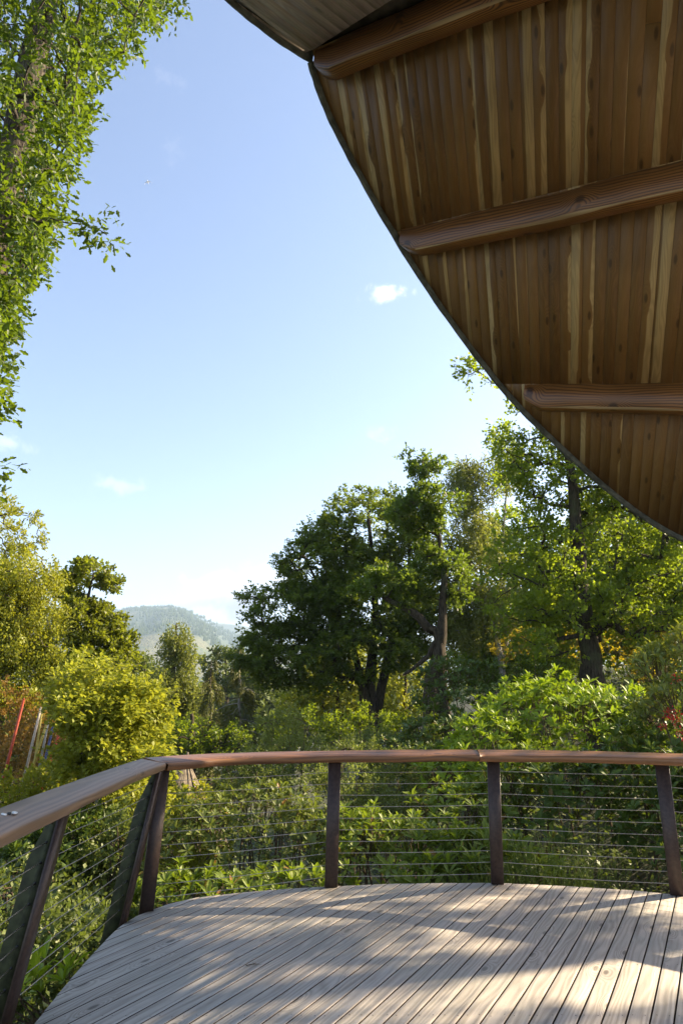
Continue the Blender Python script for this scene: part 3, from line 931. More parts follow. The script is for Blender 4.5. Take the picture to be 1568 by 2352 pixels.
    for dx, dy, ang in ((-.012, -.018, .5), (.012, .022, .3)):
        V = [c0 + np.array([dx, dy, 0]) + np.array([.011 * math.cos(a) * math.cos(ang) - .026 * math.sin(a) * math.sin(ang), .026 * math.sin(a) * math.cos(ang) + .011 * math.cos(a) * math.sin(ang), z + .19 * (-.011 * math.cos(a)) ])
             for z in (.0, .003) for a in np.linspace(0, 2 * np.pi, 14, endpoint=False)]
        F = [tuple(range(14))[::-1], tuple(range(14, 28))] + [(i, (i + 1) % 14, 14 + (i + 1) % 14, 14 + i) for i in range(14)]
        mesh('wing', V, F, M['white'], pl, c0)
    t = Tubes(); t.add([c0 + np.array([0, 0, -.004]), c0 + np.array([0, 0, .006])], .007, 8); t.build('screw', M['dark'], pl, c0)
build_rail()

# ------------------------------------------------------------------ pavilion roof
def build_roof():
    p = look(1300, 3200); b = -look(-1145, 930); b = norm(b - (b @ p) * p); n = np.cross(b, p)
    C0 = np.array([0, 0, EYE]); c = 5.8
    O3 = lambda bb, pp, up=0.0: C0 + n * (c + up) + b * bb + p * pp
    K = 5.8 / 3.2
    EV = np.array([(-2.413, .269), (-2.406, .343), (-2.379, .50), (-2.314, .625), (-2.202, .862), (-2.066, 1.161), (-1.889, 1.441), (-1.704, 1.711), (-1.511, 1.976),
                   (-1.412, 2.089), (-1.211, 2.259), (-1.01, 2.458), (-.785, 2.637), (-.496, 2.842), (-.25, 2.86), (.0, 2.68), (.2, 2.35), (.38, 1.9), (.52, 1.3), (.6, .7)]) * K
    EV = curve(EV, 240)
    for _ in range(4):
        pad = np.concatenate([np.repeat(EV[:1], 10, 0), EV, np.repeat(EV[-1:], 10, 0)])
        sm_ = np.stack([np.convolve(pad[:, k], np.ones(21) / 21, 'valid') for k in (0, 1)], 1)
        wt = np.clip(np.minimum(np.arange(240), np.arange(240)[::-1]) / 14, 0, 1)[:, None]
        EV = EV * (1 - wt) + sm_ * wt
    org = O3(-1.0, 2.0)
    root = thing('pavilion_roof', 'pointed pavilion roof overhead lined with brown and cream timber planks', 'roof', org)
    # beams: near line in (b, p) for each, as (b at eave, p at eave, slope dp/db)
    b1 = (-2.40 * K, .222 * K, -.14); b2 = (-2.063 * K, 1.087 * K, -.195); b3 = (-1.405 * K, 1.926 * K, -.128)
    line = lambda B, bb: B[1] + B[2] * (bb - B[0])
    pitch, gap = .1, .0016
    rng = np.random.default_rng(3)
    bmax = .6 * K
    _k = np.maximum.accumulate(EV[:, 0]) + np.arange(240) * 1e-7
    def eave_p(bb): return np.interp(bb, _k, EV[:, 1])
    def plank(s0, s1, lo, hi, bas, uvo, wm=None):
        """a board between offsets s0..s1 with end positions lo(s)/hi(s)"""
        sv = np.linspace(s0, s1, 3)
        l = np.array([lo(x) for x in sv]); h = np.array([hi(x) for x in sv])
        if (h - l).max() < .04: return
        h = np.maximum(h, l + .004)
        dz = rng.uniform(-.0015, .0015)
        out_ = [(x, y) for x, y in zip(sv, l)] + [(x, y) for x, y in zip(sv[::-1], h[::-1])]
        mid = (s0 + s1) / 2
        ins = [(mid + (x - mid) * .975, y) for x, y in out_]
        V = [bas(x, y, dz) for x, y in ins] + [bas(x, y, dz + .002) for x, y in out_] + [bas(x, y, dz + .022) for x, y in out_]
        k = len(out_)
        F = [tuple(range(k)), tuple(range(2 * k, 3 * k))[::-1]]
        for q in range(2):
            for i in range(k):
                j = (i + 1) % k; F.append((q * k + i, (q + 1) * k + i, (q + 1) * k + j, q * k + j))
        Q = ins + out_ + out_
        uv = [(Q[i][1] + uvo, Q[i][0] - mid) for f in F for i in f]
        mesh('plank', V, F, wm or M['soffit'], root, org, uv=uv)
    bb = EV[:, 0].min() + .01
    cutb = [b1, b2, b3]
    while bb + pitch < bmax:
        s0, s1 = bb + gap / 2, bb + pitch - gap / 2
        w0 = .0
        ev = eave_p
        segs = [(b1, b2), (b2, b3), (b3, None)]
        for (A, B) in segs:
            lo = (lambda A: lambda x: min(line(A, x), ev(x)) if True else 0)(A)
            hi = (lambda B: lambda x: ev(x) if B is None else min(line(B, x), ev(x)))(B)
            if ev((s0 + s1) / 2) > line(A, (s0 + s1) / 2):
                bas = lambda x, y, z: O3(x, y, z)
                m_ = (s0 + s1) / 2; L_ = hi(m_) - lo(m_)
                if rng.uniform() < .07 and L_ > .9:
                    cut = lo(m_) + L_ * rng.uniform(.2, .8)
                    plank(s0, s1, lo, lambda x: min(hi(x), cut - .0012), bas, rng.uniform(0, 9))
                    plank(s0, s1, lambda x: max(lo(x), cut + .0012), hi, bas, rng.uniform(0, 9))
                else:
                    plank(s0, s1, lo, hi, bas, rng.uniform(0, 9))
        bb += pitch
    # the bay behind the first beam folds down towards the building
    fold = R_(-132)
    p0 = math.cos(fold) * p + math.sin(fold) * n
    n0 = np.cross(b, p0)
    q0 = O3(b1[0], b1[1])
    bdir = norm(b + p * b1[2])
    p0 = norm(p0 - (p0 @ bdir) * bdir); n0 = np.cross(bdir, p0)
    def hit(u, v):
        d = look(u, v); t = (n0 @ (q0 - C0)) / (n0 @ d); X = C0 + t * d - q0; return X @ bdir, X @ p0
    e0 = [hit(*e) for e in ((720, 132), (660, 95), (600, 50), (540, 0), (480, -60), (400, -150))]
    eb = np.array([e[0] for e in e0]); ep = np.array([e[1] for e in e0])
    B0 = lambda x, y, z: q0 + bdir * x + p0 * y - n0 * (-z if (n0 @ (C0 - q0)) < 0 else z)
    # boards of that bay run parallel to its eave chord
    dch = norm(np.array([eb[3] - eb[0], ep[3] - ep[0]])); sch = np.array([-dch[1], dch[0]])
    if sch[0] < 0: sch = -sch
    bas0 = lambda s, t, z: B0(sch[0] * s + dch[0] * t, sch[1] * s + dch[1] * t, z)
    es = eb * sch[0] + ep * sch[1]; et = eb * dch[0] + ep * dch[1]
    sm = es.min() - .02
    for k in range(34):
        s0 = sm + k * pitch
        # where the board meets the beam line (p0 coordinate 0)
        lo = lambda s: -sch[1] * s / dch[1]
        hi = lambda s: 3.2
        # the eave bows: cut boards whose offset lies outside it
        def hi2(s):
            if s >= es.max(): return 3.4
            tcross = [et[i] + (et[i + 1] - et[i]) * (s - es[i]) / (es[i + 1] - es[i]) for i in range(len(es) - 1) if (es[i] - s) * (es[i + 1] - s) <= 0 and es[i] != es[i + 1]]
            return max(tcross) if tcross else 3.4
        plank(s0 + gap / 2, s0 + pitch - gap / 2, lambda s: max(lo(s), 0.0) if lo(s) < 3 else 3, hi2, bas0, rng.uniform(0, 9), M['soffit_skylit'])
    # beams with rounded noses, slightly wavy
    def beam(B, width, depth, length, seed):
        """a plumb sawn beam: near top arris on the measured line, sides vertical, end rounded off below the eave"""
        nseg = 34; V = []; F = []
        dirn = norm(b + p * B[2])
        dn = norm(np.array([0, 0, -1.]) + dirn * dirn[2]); ac = norm(np.cross(dn, dirn))
        if ac @ p < 0: ac = -ac
        start = O3(B[0] + .02, B[1])
        xs = np.concatenate([[0, .012, .03, .06, .10, .15, .21], np.linspace(.28, length, nseg - 7)])
        prof_n = 8
        for x in xs:
            nose = min(1, (x / .21) ** .5) if x < .21 else 1
            dep = depth * (.45 + .55 * nose) * (1 + .012 * math.sin(x * 2.7 + seed))
            o = start + dirn * x + ac * (.006 * math.sin(x * 1.9 + seed) + .004 * math.sin(x * 6 + seed))
            ch = .008 + .012 * max(0, math.sin(x * 2.6 + seed * 2)) + .003 * math.sin(x * 9 + seed)
            w2 = width * (1 + .03 * math.sin(x * 2.1 + seed))
            pr = [(0, -.02), (0, dep * .5), (.002, dep - ch), (ch * 1.3, dep), (w2 * .6, dep + .002), (w2 - .008, dep), (w2, dep - .008), (w2, .02)]
            for (a_, z_) in pr: V.append(o + ac * a_ + dn * z_)
        nseg = len(xs)
        for i in range(nseg - 1):
            for j in range(prof_n):
                F.append((i * prof_n + j, i * prof_n + (j + 1) % prof_n, (i + 1) * prof_n + (j + 1) % prof_n, (i + 1) * prof_n + j))
        F += [tuple(range(prof_n)), tuple(range((nseg - 1) * prof_n, nseg * prof_n))[::-1]]
        ar = [-.13, 0, .11, .13, .22, .31, .32, .45, .65]
        uv = []
        for i in range(nseg - 1):
            for j in range(prof_n):
                uv += [(xs[i], ar[j]), (xs[i], ar[j + 1]), (xs[i + 1], ar[j + 1]), (xs[i + 1], ar[j])]
        uv += [(0, 0)] * (2 * prof_n)
        bo = mesh('beam', V, F, M['beam'], root, org, uv=uv)
        bo.data.materials.append(M['sapwood'])
        for i in range(6, nseg - 1): bo.data.polygons[i * prof_n + 2].material_index = 1
    beam(b1, .15, .25, 5.3, 2); beam(b2, .14, .24, 4.7, 5); beam(b3, .14, .24, 3.2, 9)
    # fascia strip along the eave, with rough lower edge
    def fascia(P3, N3, name='fascia'):
        V, F = [], []
        k = len(P3)
        for i in range(k):
            t_ = norm(P3[min(i + 1, k - 1)] - P3[max(i - 1, 0)]); o_ = norm(np.cross(t_, N3)) 
            o_ = -o_ if o_ @ (P3[i] - org) < 0 else o_
            j = .002 * math.sin(i * 7.3) + .002 * math.sin(i * 17.1)
            V += [P3[i] + o_ * .005 - N3 * .035, P3[i] + o_ * (.05 + j) - N3 * .03, P3[i] + o_ * (.06 + j) + N3 * .16, P3[i] + o_ * .005 + N3 * .16]
        for i in range(k - 1):
            for j in range(4): F.append((i * 4 + j, i * 4 + (j + 1) % 4, i * 4 + 4 + (j + 1) % 4, i * 4 + 4 + j))
        F += [(0, 1, 2, 3), (4 * k - 1, 4 * k - 2, 4 * k - 3, 4 * k - 4)]
        mesh(name, V, F, M['fascia'], root, org)
    evs = curve(EV, 120)
    fascia(np.array([O3(x, y) for x, y in evs]), n)
    fascia(np.array([B0(x, y, 0) for x, y in curve(np.c_[eb, ep], 30)]), n0 if (n0 @ (C0 - q0)) < 0 else -n0)
    # roof covering above the planks
    V = [O3(x, y, .05) for x, y in evs[1:]] + [O3(bmax, line(b1, bmax), .05), O3(b1[0] + .02, b1[1], .05)]
    k = len(V)
    V = V + [q + n * .14 for q in V]
    F = [tuple(range(k)), tuple(range(k, 2 * k))[::-1]] + [(i, k + i, k + (i + 1) % k, (i + 1) % k) for i in range(k)]
    mesh('roof_covering', V, F, M['shingle'], root, org)
    far = [(eb[i], ep[i]) for i in range(len(eb))] + [(eb[-1] + 4, ep[-1] + .5), (6.0, 3.4), (6.0, 0)]
    sgn = 1
    V = [B0(x, y, .05) for x, y in far]; k = len(V)
    V = V + [B0(x, y, .19) for x, y in far]
    F = [tuple(range(k)), tuple(range(k, 2 * k))[::-1]] + [(i, k + i, k + (i + 1) % k, (i + 1) % k) for i in range(k)]
    mesh('roof_covering', V, F, M['shingle'], root, org)
build_roof()
# ------------------------------------------------------------------ trees
def B(u, v, y, rx, ry, rz):
    return (at(u, v, y), (rx, ry, rz))
def TK(y, *pts):
    """a trunk through sight points u, v with radius r, all about y metres ahead; the foot is carried down into the ground"""
    q = [(*at(u, v, y + dy), r) for (u, v, r, dy) in [(p + (0,))[:4] if len(p) == 3 else p for p in pts]]
    x0, y0, z0, r0 = q[0]
    g = float(ground_z(x0, y0)) - .15
    if z0 > g + .2: q = [(x0 + (q[0][0] - q[1][0]) * .15, y0, g, r0 * 1.35), *q]
    return q

def near_oak():
    rng = np.random.default_rng(21)
    vb = [-160, 0, 60, 100, 150, 200, 250, 330, 380, 415, 450, 500, 560, 600, 650, 700, 760, 860, 900, 950, 1010]
    ub = [470, 430, 410, 340, 310, 250, 245, 225, 215, 160, 180, 185, 160, 155, 100, 95, 80, 60, 40, 0, -40]
    C = []
    for v in np.arange(-150, 1000, 24):
        e = np.interp(v, vb, ub)
        for k in range(17):
            y = rng.uniform(7.2, 11.5)
            pad = .42 / y * 1568 * .9
            lo = -120 if k < 14 else -420
            u = e - pad - (e - lo) * rng.uniform(0, 1) ** 1.25
            C.append(at(u, v + rng.uniform(-14, 14), y))
    tips = [at(225, 525, 8.6), at(246, 540, 8.5), at(205, 520, 8.6), at(5, 900, 8.2), at(-25, 1070, 7.6), at(-55, 1085, 7.7), at(-30, 1055, 7.9), at(395, 25, 9), at(285, 120, 9), at(-10, 930, 8)]
    tr = TK(9.4, (-190, 1750, .42), (-150, 1300, .36), (-70, 850, .29), (0, 520, .26), (30, 380, .25), (60, 200, .235), (95, 60, .22), (125, -120, .2), (150, -400, .16))
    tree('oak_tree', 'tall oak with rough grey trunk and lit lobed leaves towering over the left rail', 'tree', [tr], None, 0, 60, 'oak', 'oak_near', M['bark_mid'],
         crad=.38, llen=.105, lwid=.062, seed=4, clusters=C, extra=tips, single=300, rtip=.007, attach_from=.25, clear=.015)
near_oak()

tree('oak_tree', 'large oak with straight dark trunk beside the roof edge and sunlit leaves', 'tree',
     [TK(17, (1368, 1600, .31), (1350, 1480, .23), (1332, 1340, .195), (1322, 1200, .155), (1306, 1060, .11), (1290, 930, .12))],
     [B(1320, 1080, 17, 2.0, 2.0, 1.5), B(1235, 1310, 16.5, 1.2, 1.5, 1.5), B(1470, 1250, 17.5, 1.6, 1.8, 1.6), B(1430, 1400, 17, 1.9, 1.7, .8), B(1200, 1010, 17, .7, 1.2, .7), B(1250, 1450, 16, 1.0, 1.2, .6),
      B(1600, 1330, 18, 1.5, 1.8, 1.4), B(1480, 1050, 18, 1.6, 1.8, 1.2)],
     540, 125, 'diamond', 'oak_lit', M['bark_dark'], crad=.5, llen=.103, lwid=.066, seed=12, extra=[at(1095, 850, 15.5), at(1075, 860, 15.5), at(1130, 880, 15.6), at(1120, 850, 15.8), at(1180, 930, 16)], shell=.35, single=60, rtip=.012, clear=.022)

tree('birch_tree', 'slender birch with drooping hazy foliage between the two oaks', 'tree',
     [TK(30, (1152, 1600, .15), (1150, 1510, .13), (1122, 1410, .10), (1102, 1300, .075), (1085, 1150, .05), (1070, 1045, .02)),
      TK(30.4, (1150, 1540, .10), (1165, 1450, .07), (1150, 1330, .05), (1165, 1100, .03), (1180, 985, .012))],
     [B(1075, 1110, 30, 1.0, 1.1, 1.5), B(1085, 1240, 30, 1.25, 1.3, 1.6), B(1110, 1380, 30, 1.6, 1.6, 1.3), B(1165, 1060, 30.4, .7, .8, 1.0), B(1060, 1430, 29.5, 1.1, 1.2, .8)],
     320, 155, 'diamond', 'birch', M['bark_pale'], 'droop', crad=.5, llen=.105, lwid=.068, seed=14, shell=.2, rtip=.008)

tree('oak_tree', 'crooked oak with an S-bent trunk and a bare spire top beside the beech', 'tree',
     [TK(21, (988, 1600, .24), (1000, 1530, .21), (1012, 1480, .18), (1016, 1400, .12), (1018, 1300, .09), (1000, 1200, .06), (978, 1120, .04), (970, 1060, .02)),
      TK(21, (1010, 1490, .16), (985, 1445, .14), (945, 1405, .12), (905, 1385, .09), (870, 1365, .05)),
      TK(21, (1008, 1500, .09), (980, 1510, .08), (950, 1535, .06), (925, 1550, .03))],
     [B(970, 1075, 21, .5, .5, .45), B(985, 1170, 21, .8, .9, .7), B(945, 1180, 21, .6, .8, .4), B(985, 1300, 21.3, .6, .5, .6), B(880, 1340, 20.8, .8, .8, .4), B(950, 1370, 21.3, .5, .5, .3), B(1045, 1330, 21.5, .45, .6, .8)],
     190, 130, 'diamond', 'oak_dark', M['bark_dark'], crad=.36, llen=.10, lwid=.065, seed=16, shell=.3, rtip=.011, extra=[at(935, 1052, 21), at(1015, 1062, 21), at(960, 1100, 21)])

tree('beech_tree', 'broad dark beech with spreading dome crown and several leaning stems', 'tree',
     [TK(30, (846, 1660, .30), (850, 1550, .25), (862, 1430, .18), (855, 1300, .11), (845, 1180, .08)),
      TK(30, (838, 1650, .22), (828, 1560, .17), (800, 1460, .12), (745, 1370, .08), (700, 1280, .05)),
      TK(30.5, (866, 1650, .24), (884, 1540, .20), (905, 1440, .14), (935, 1340, .08), (940, 1230, .06)),
      TK(29.5, (842, 1610, .16), (790, 1530, .12), (730, 1490, .09), (660, 1460, .05), (600, 1470, .04))],
     [B(850, 1225, 30, 2.6, 2.6, 1.75), B(750, 1300, 30, 2.0, 2.4, 1.6), B(680, 1400, 29.5, 2.1, 2.2, 1.1), B(820, 1400, 29, 2.6, 2.2, 1.5), B(935, 1290, 30, 1.3, 2, 1.9), B(625, 1470, 29, 1.2, 1.5, .75),
      B(700, 1520, 28.5, 1.7, 1.6, .8), B(640, 1545, 28.5, .9, 1.2, .5), B(900, 1490, 29, 1.3, 1.6, .8), B(790, 1480, 28.5, 1.6, 1.2, .6), B(580, 1500, 28.5, .7, 1.0, .6), B(860, 1370, 29, 2.2, 2, 1.4), B(950, 1400, 29.5, 1.0, 1.5, 1.2), B(840, 1500, 27.5, 2.0, .9, .7), B(930, 1460, 29.5, 1.2, 1.2, .9), B(780, 1560, 27.5, 1.4, .8, .35)],
     1250, 128, 'diamond', 'beech', M['bark_dark'], 'layer', crad=.58, llen=.125, lwid=.09, seed=18, shell=.68, rtip=.012, clear=.02)

# backlit thicket behind the beech and the oaks
tree('hazel_tree', 'yellow-green backlit hazel in the gap behind the beech trunks', 'tree',
     [TK(36, (780, 1680, .12), (770, 1560, .09), (760, 1480, .04)), TK(36, (930, 1680, .12), (930, 1580, .08), (935, 1500, .03))],
     [B(770, 1590, 36, 2.4, 1.8, 1.3), B(910, 1600, 35, 2.2, 1.8, 1.2), B(690, 1620, 36, 1.4, 1.5, 1.0), B(850, 1530, 38, 3.2, 1.8, 1.7), B(760, 1500, 38, 2.0, 1.6, 1.2)],
     260, 90, 'diamond', 'lime', M['bark_dark'], 'round', crad=.6, llen=.16, lwid=.11, seed=19, shell=.2)

tree('ash_tree', 'yellow-green backlit ash filling the gap right of the straight oak', 'tree',
     [TK(29, (1470, 1640, .2), (1475, 1450, .15), (1480, 1250, .07)), TK(29, (1560, 1640, .2), (1570, 1450, .15), (1580, 1250, .07))],
     [B(1470, 1330, 29, 2.4, 1.8, 2.4), B(1600, 1350, 29, 2.2, 1.8, 2.8), B(1400, 1440, 28, 1.8, 1.6, 1.2), B(1520, 1470, 28, 2.2, 1.6, 1.0), B(1400, 1230, 29, 1.5, 1.5, 1.8), B(1560, 1180, 29, 1.8, 1.5, 1.6)],
     440, 115, 'diamond', 'oak_lit', M['bark_dark'], crad=.7, llen=.165, lwid=.115, seed=24, shell=.3)
tree('ash_tree', 'soft green ash behind the slender birch, closing the view to the valley', 'tree',
     [TK(34, (1130, 1640, .2), (1125, 1500, .14), (1120, 1380, .06)), TK(34, (1230, 1640, .2), (1235, 1480, .14), (1240, 1300, .06))],
     [B(1130, 1480, 34, 2.0, 1.8, 1.7), B(1230, 1400, 33, 1.9, 1.8, 2.4), B(1200, 1530, 33, 2.6, 1.8, 1.0), B(1300, 1300, 33, 1.6, 1.6, 2.0), B(1060, 1540, 34, 1.2, 1.4, .7), B(1170, 1250, 34, 1.6, 1.5, 1.8), B(1290, 1480, 32, 1.8, 1.5, 1.2)],
     440, 115, 'diamond', 'oak_lit', M['bark_dark'], crad=.7, llen=.165, lwid=.115, seed=25, shell=.3)
conifer('spruce_tree', 'drooping spruce with a thin pale bare trunk left of the beech', (*at(548, 1700, 36)[:2], float(ground_z(*at(548, 1700, 36)[:2]))), float(at(548, 1478, 36)[2] - ground_z(*at(548, 1700, 36)[:2])), 2.1, 46, 'spruce', M['bark_pale'], 31, droop=.42, bare=.2)
conifer('spruce_tree', 'dense spruce standing between the birch and the bare-trunked spruce', (*at(482, 1700, 39)[:2], float(ground_z(*at(482, 1700, 39)[:2]))), float(at(482, 1515, 39)[2] - ground_z(*at(482, 1700, 39)[:2])), 2.4, 60, 'spruce', M['bark_dark'], 32, droop=.38)
tree('birch_tree', 'sunlit weeping birch rising in front of the distant hill', 'tree',
     [TK(42, (400, 1720, .2), (396, 1580, .15), (402, 1500, .10), (405, 1432, .03))],
     [B(402, 1468, 42, .75, .8, .9), B(425, 1500, 42, .7, .8, .6), B(395, 1560, 42, 1.5, 1.4, 1.0), B(420, 1640, 42, 1.9, 1.6, 1.5), B(370, 1600, 42, 1.2, 1.2, 1.2)],
     300, 140, 'diamond', 'birch', M['bark_dark'], 'droop', crad=.5, llen=.15, lwid=.085, seed=34, shell=.2, rtip=.012)
tree('alder_tree', 'dark round-topped alder behind the spruces, low against the fields', 'tree', [TK(70, (522, 1700, .3), (520, 1600, .2), (518, 1510, .1))],
     [B(520, 1535, 70, 2.6, 2.5, 1.9), B(575, 1560, 70, 2.4, 2.4, 2.2)], 90, 90, 'diamond', 'far', M['bark_dark'], crad=.9, llen=.3, lwid=.2, seed=35, shell=.4)
tree('alder_tree', 'dark bushy alder behind the weeping birch on its left side', 'tree', [TK(52, (335, 1720, .3), (335, 1600, .2), (332, 1520, .1))],
     [B(335, 1545, 52, 1.9, 2.0, 1.2), B(300, 1560, 54, 1.8, 2, 1.6), B(345, 1620, 50, 2.2, 2.2, 1.6)], 110, 90, 'diamond', 'far', M['bark_dark'], crad=.8, llen=.22, lwid=.15, seed=36, shell=.4)
tree('alder_tree', 'dark alder low in the shade between the maple and the spruces', 'tree', [TK(33, (440, 1760, .2), (440, 1690, .15), (440, 1640, .08))],
     [B(430, 1690, 33, 1.6, 1.4, .9), B(520, 1710, 33, 1.6, 1.4, .7), B(380, 1700, 31, 1.0, 1.2, .9)], 90, 90, 'diamond', 'oak', M['bark_dark'], crad=.5, llen=.12, lwid=.08, seed=37, shell=.3)

# the sunlit group on the left
tree('cypress_tree', 'tall golden cypress column at the left edge behind the oak twigs', 'tree', [TK(22, (-60, 1650, .25), (-62, 1400, .2), (-60, 1090, .05))],
     [B(-50, 1260, 22, 1.5, 1.4, 2.3), B(-60, 1420, 22, 1.8, 1.5, 1.6)], 230, 130, 'diamond', 'gold', M['bark_dark'], crad=.42, llen=.13, lwid=.05, seed=41, shell=.6)
tree('birch_tree', 'pale golden birch leaning at the left edge with visible crooked limbs', 'tree',
     [TK(17.5, (-20, 1700, .2), (8, 1570, .17), (38, 1500, .13), (62, 1420, .09), (80, 1320, .04)), TK(17.5, (12, 1560, .10), (55, 1500, .08), (100, 1500, .05), (120, 1500, .03)), TK(17.5, (5, 1570, .1), (-15, 1480, .09), (10, 1400, .05), (30, 1320, .03))],
     [B(75, 1318, 17.5, .66, .8, .66), B(-10, 1310, 17.5, .5, .7, .5), B(25, 1390, 17.5, .9, 1.0, .8), B(95, 1420, 17.5, .5, .7, .7), B(20, 1490, 17.3, 1.1, 1.0, .5), B(112, 1520, 17.3, .45, .7, .6), B(60, 1590, 17, 1.0, .9, .4)],
     330, 140, 'diamond', 'gold', M['bark'], 'droop', crad=.27, llen=.07, lwid=.045, seed=42, shell=.2, rtip=.007)
tree('oak_tree', 'mid-green oak with an umbrella-shaped top limb behind the yellow maple', 'tree',
     [TK(20.8, (190, 1720, .15), (196, 1570, .12), (205, 1450, .08), (202, 1380, .05), (215, 1320, .02))],
     [B(212, 1318, 20.8, .85, .8, .26), B(262, 1345, 20.8, .36, .5, .18), B(195, 1432, 20.8, 1.0, 1.1, .62), B(258, 1428, 20.8, .38, .5, .42), B(235, 1510, 20.4, 1.04, 1.04, .64), B(292, 1490, 20.8, .24, .4, .32), B(155, 1350, 20.8, .32, .6, .32), B(175, 1385, 20.8, .5, .6, .3), B(170, 1560, 20, 1.12, .96, .64)],
     330, 125, 'diamond', 'oak_left', M['bark_dark'], crad=.29, llen=.10, lwid=.068, seed=43, shell=.3, rtip=.006)
tree('maple_tree', 'bright yellow-green young maple glowing above the left handrail', 'tree',
     [TK(10.5, (195, 1800, .035), (196, 1730, .03), (190, 1650, .012)), TK(10.5, (215, 1810, .03), (222, 1720, .024), (250, 1620, .01)), TK(10.6, (240, 1810, .03), (270, 1720, .02), (310, 1640, .008)), TK(10.6, (180, 1800, .03), (165, 1700, .02), (150, 1600, .008))],
     [B(255, 1640, 10.5, .63, .7, .52), B(232, 1695, 10.4, .5, .7, .46), B(300, 1595, 10.6, .27, .4, .25), B(310, 1690, 10.5, .32, .4, .42), B(185, 1610, 10.8, .3, .5, .35), B(255, 1740, 10.2, .6, .6, .34), B(215, 1560, 10.7, .3, .4, .2), B(340, 1620, 10.3, .16, .3, .3), B(190, 1565, 11.4, .4, .4, .3)],
     175, 150, 'fold', 'lime', M['stem'], 'layer', crad=.42, llen=.075, lwid=.055, seed=44, shell=.3, rtip=.004, single=120)
shrub('russet-tinged bush on the slope under the golden birch', [B(30, 1730, 14, .8, .8, .6), B(70, 1800, 13.4, .7, .7, .4), B(130, 1720, 15.5, .8, .8, .8), B(20, 1650, 16, .8, .8, .7)], 170, 90, 'russet', 51, .26, .07, .045, group='bushes on the left bank', leaf='fold')
shrub('yellow-green bush below the painted poles', [B(150, 1800, 12, .6, .6, .35), B(90, 1850, 11, .8, .7, .4)], 80, 90, 'gold', 52, .25, .065, .045, group='bushes on the left bank', leaf='fold')
shrub('pale sunlit bush in front of the cone-roofed hut', [B(430, 1850, 17, .6, .6, .42), B(395, 1880, 16, .5, .5, .4), B(450, 1920, 15, .7, .6, .5), B(400, 1960, 13, .6, .6, .5)], 130, 90, 'gold', 53, .25, .08, .05, group='bushes on the left bank', leaf='fold')
shrub('light green bush under the maple beside the corner posts', [B(290, 1840, 11, .7, .7, .4), B(330, 1800, 13, .6, .6, .4)], 70, 90, 'lime', 54, .25, .065, .045, group='bushes on the left bank', leaf='fold')
shrub('pale bramble thicket spilling down the bank below the left rail', [B(210, 2090, 9.5, .8, .9, .45), B(120, 2120, 8.2, .7, .8, .4), B(260, 2030, 10.5, .6, .6, .4)], 170, 80, 'bramble', 57, .24, .06, .042, group='bramble thickets', leaf='fold', stems=8)
shrub('pale bramble thicket at the near left post close to the deck', [B(40, 2180, 6.6, .6, .7, .4), B(190, 2190, 7.0, .5, .6, .35), B(-40, 2100, 7.6, .7, .8, .4), B(230, 2150, 7.8, .4, .6, .3)], 170, 80, 'bramble', 58, .22, .055, .038, group='bramble thickets', leaf='fold', stems=8)
shrub('dark green laurel in the hollow left of the corner posts', [B(170, 1935, 9.6, .75, .6, .42), B(100, 1960, 9, .5, .5, .35)], 90, 70, 'rhodo_dark', 55, .22, .09, .04, group='bushes on the left bank', leaf='fold')
shrub('mid-green bush between the laurel and the corner posts', [B(285, 1960, 9.2, .45, .5, .5)], 60, 90, 'sallow', 56, .2, .05, .03, group='bushes on the left bank')

# fine-leaved saplings in the middle
shrub('grey-green sallow thicket behind the middle post', [B(650, 1735, 14, .85, .8, .75), B(590, 1800, 13, .7, .7, .5)], 140, 120, 'sallow', 61, .24, .045, .026, group='sallow saplings in the hollow')
shrub('twiggy sallow sapling right of the middle post', [B(800, 1760, 13, .7, .7, .75), B(880, 1720, 14.5, .6, .7, .45), B(740, 1840, 11.5, .7, .6, .45)], 150, 120, 'sallow', 62, .22, .042, .024, group='sallow saplings in the hollow')
shrub('dim sallow bush low between middle and right posts', [B(850, 1850, 11, .6, .6, .5), B(930, 1800, 12, .5, .5, .5)], 100, 110, 'sallow', 63, .22, .045, .026, group='sallow saplings in the hollow')
shrub('soft green seedling bush at the foot of the beech', [B(830, 1660, 22, 1.2, 1, .35), B(700, 1670, 22, 1.2, 1, .45), B(950, 1670, 20, .9, 1, .4)], 90, 100, 'oak', 64, .3, .08, .05, group='sallow saplings in the hollow')

# ------------------------------------------------------------------ rhododendrons
rhododendron('bright lime-tipped rhododendron mound rising above the right half of the rail', [B(1300, 1685, 11.6, 1.25, 1.2, .85), B(1130, 1755, 10.8, .75, .9, .62), B(1400, 1690, 11.8, .8, 1.0, .62), B(1460, 1650, 12, .6, .8, .42), B(1225, 1610, 12.4, .55, .6, .36), B(1040, 1800, 10.6, .5, .6, .4)], 28, 'rhodo_lime', 71)
rhododendron('bright rhododendron just beyond the right-hand middle post', [B(1060, 1905, 9.3, .55, .6, .6), B(1170, 1850, 9.6, .6, .7, .6)], 26, 'rhodo', 72, llen=.125)
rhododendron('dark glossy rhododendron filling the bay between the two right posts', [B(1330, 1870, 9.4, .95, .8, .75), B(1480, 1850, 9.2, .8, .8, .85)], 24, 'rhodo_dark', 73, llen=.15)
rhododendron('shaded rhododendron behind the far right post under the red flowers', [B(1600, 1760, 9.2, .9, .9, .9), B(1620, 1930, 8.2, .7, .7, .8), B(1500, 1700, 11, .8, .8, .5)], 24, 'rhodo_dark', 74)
rhododendron('rounded rhododendron beyond the bay left of the middle post', [B(580, 1915, 9.6, .85, .8, .62), B(460, 1960, 9.0, .6, .6, .55), B(690, 1950, 9.0, .55, .6, .5)], 34, 'rhodo_mid', 75, llen=.098)
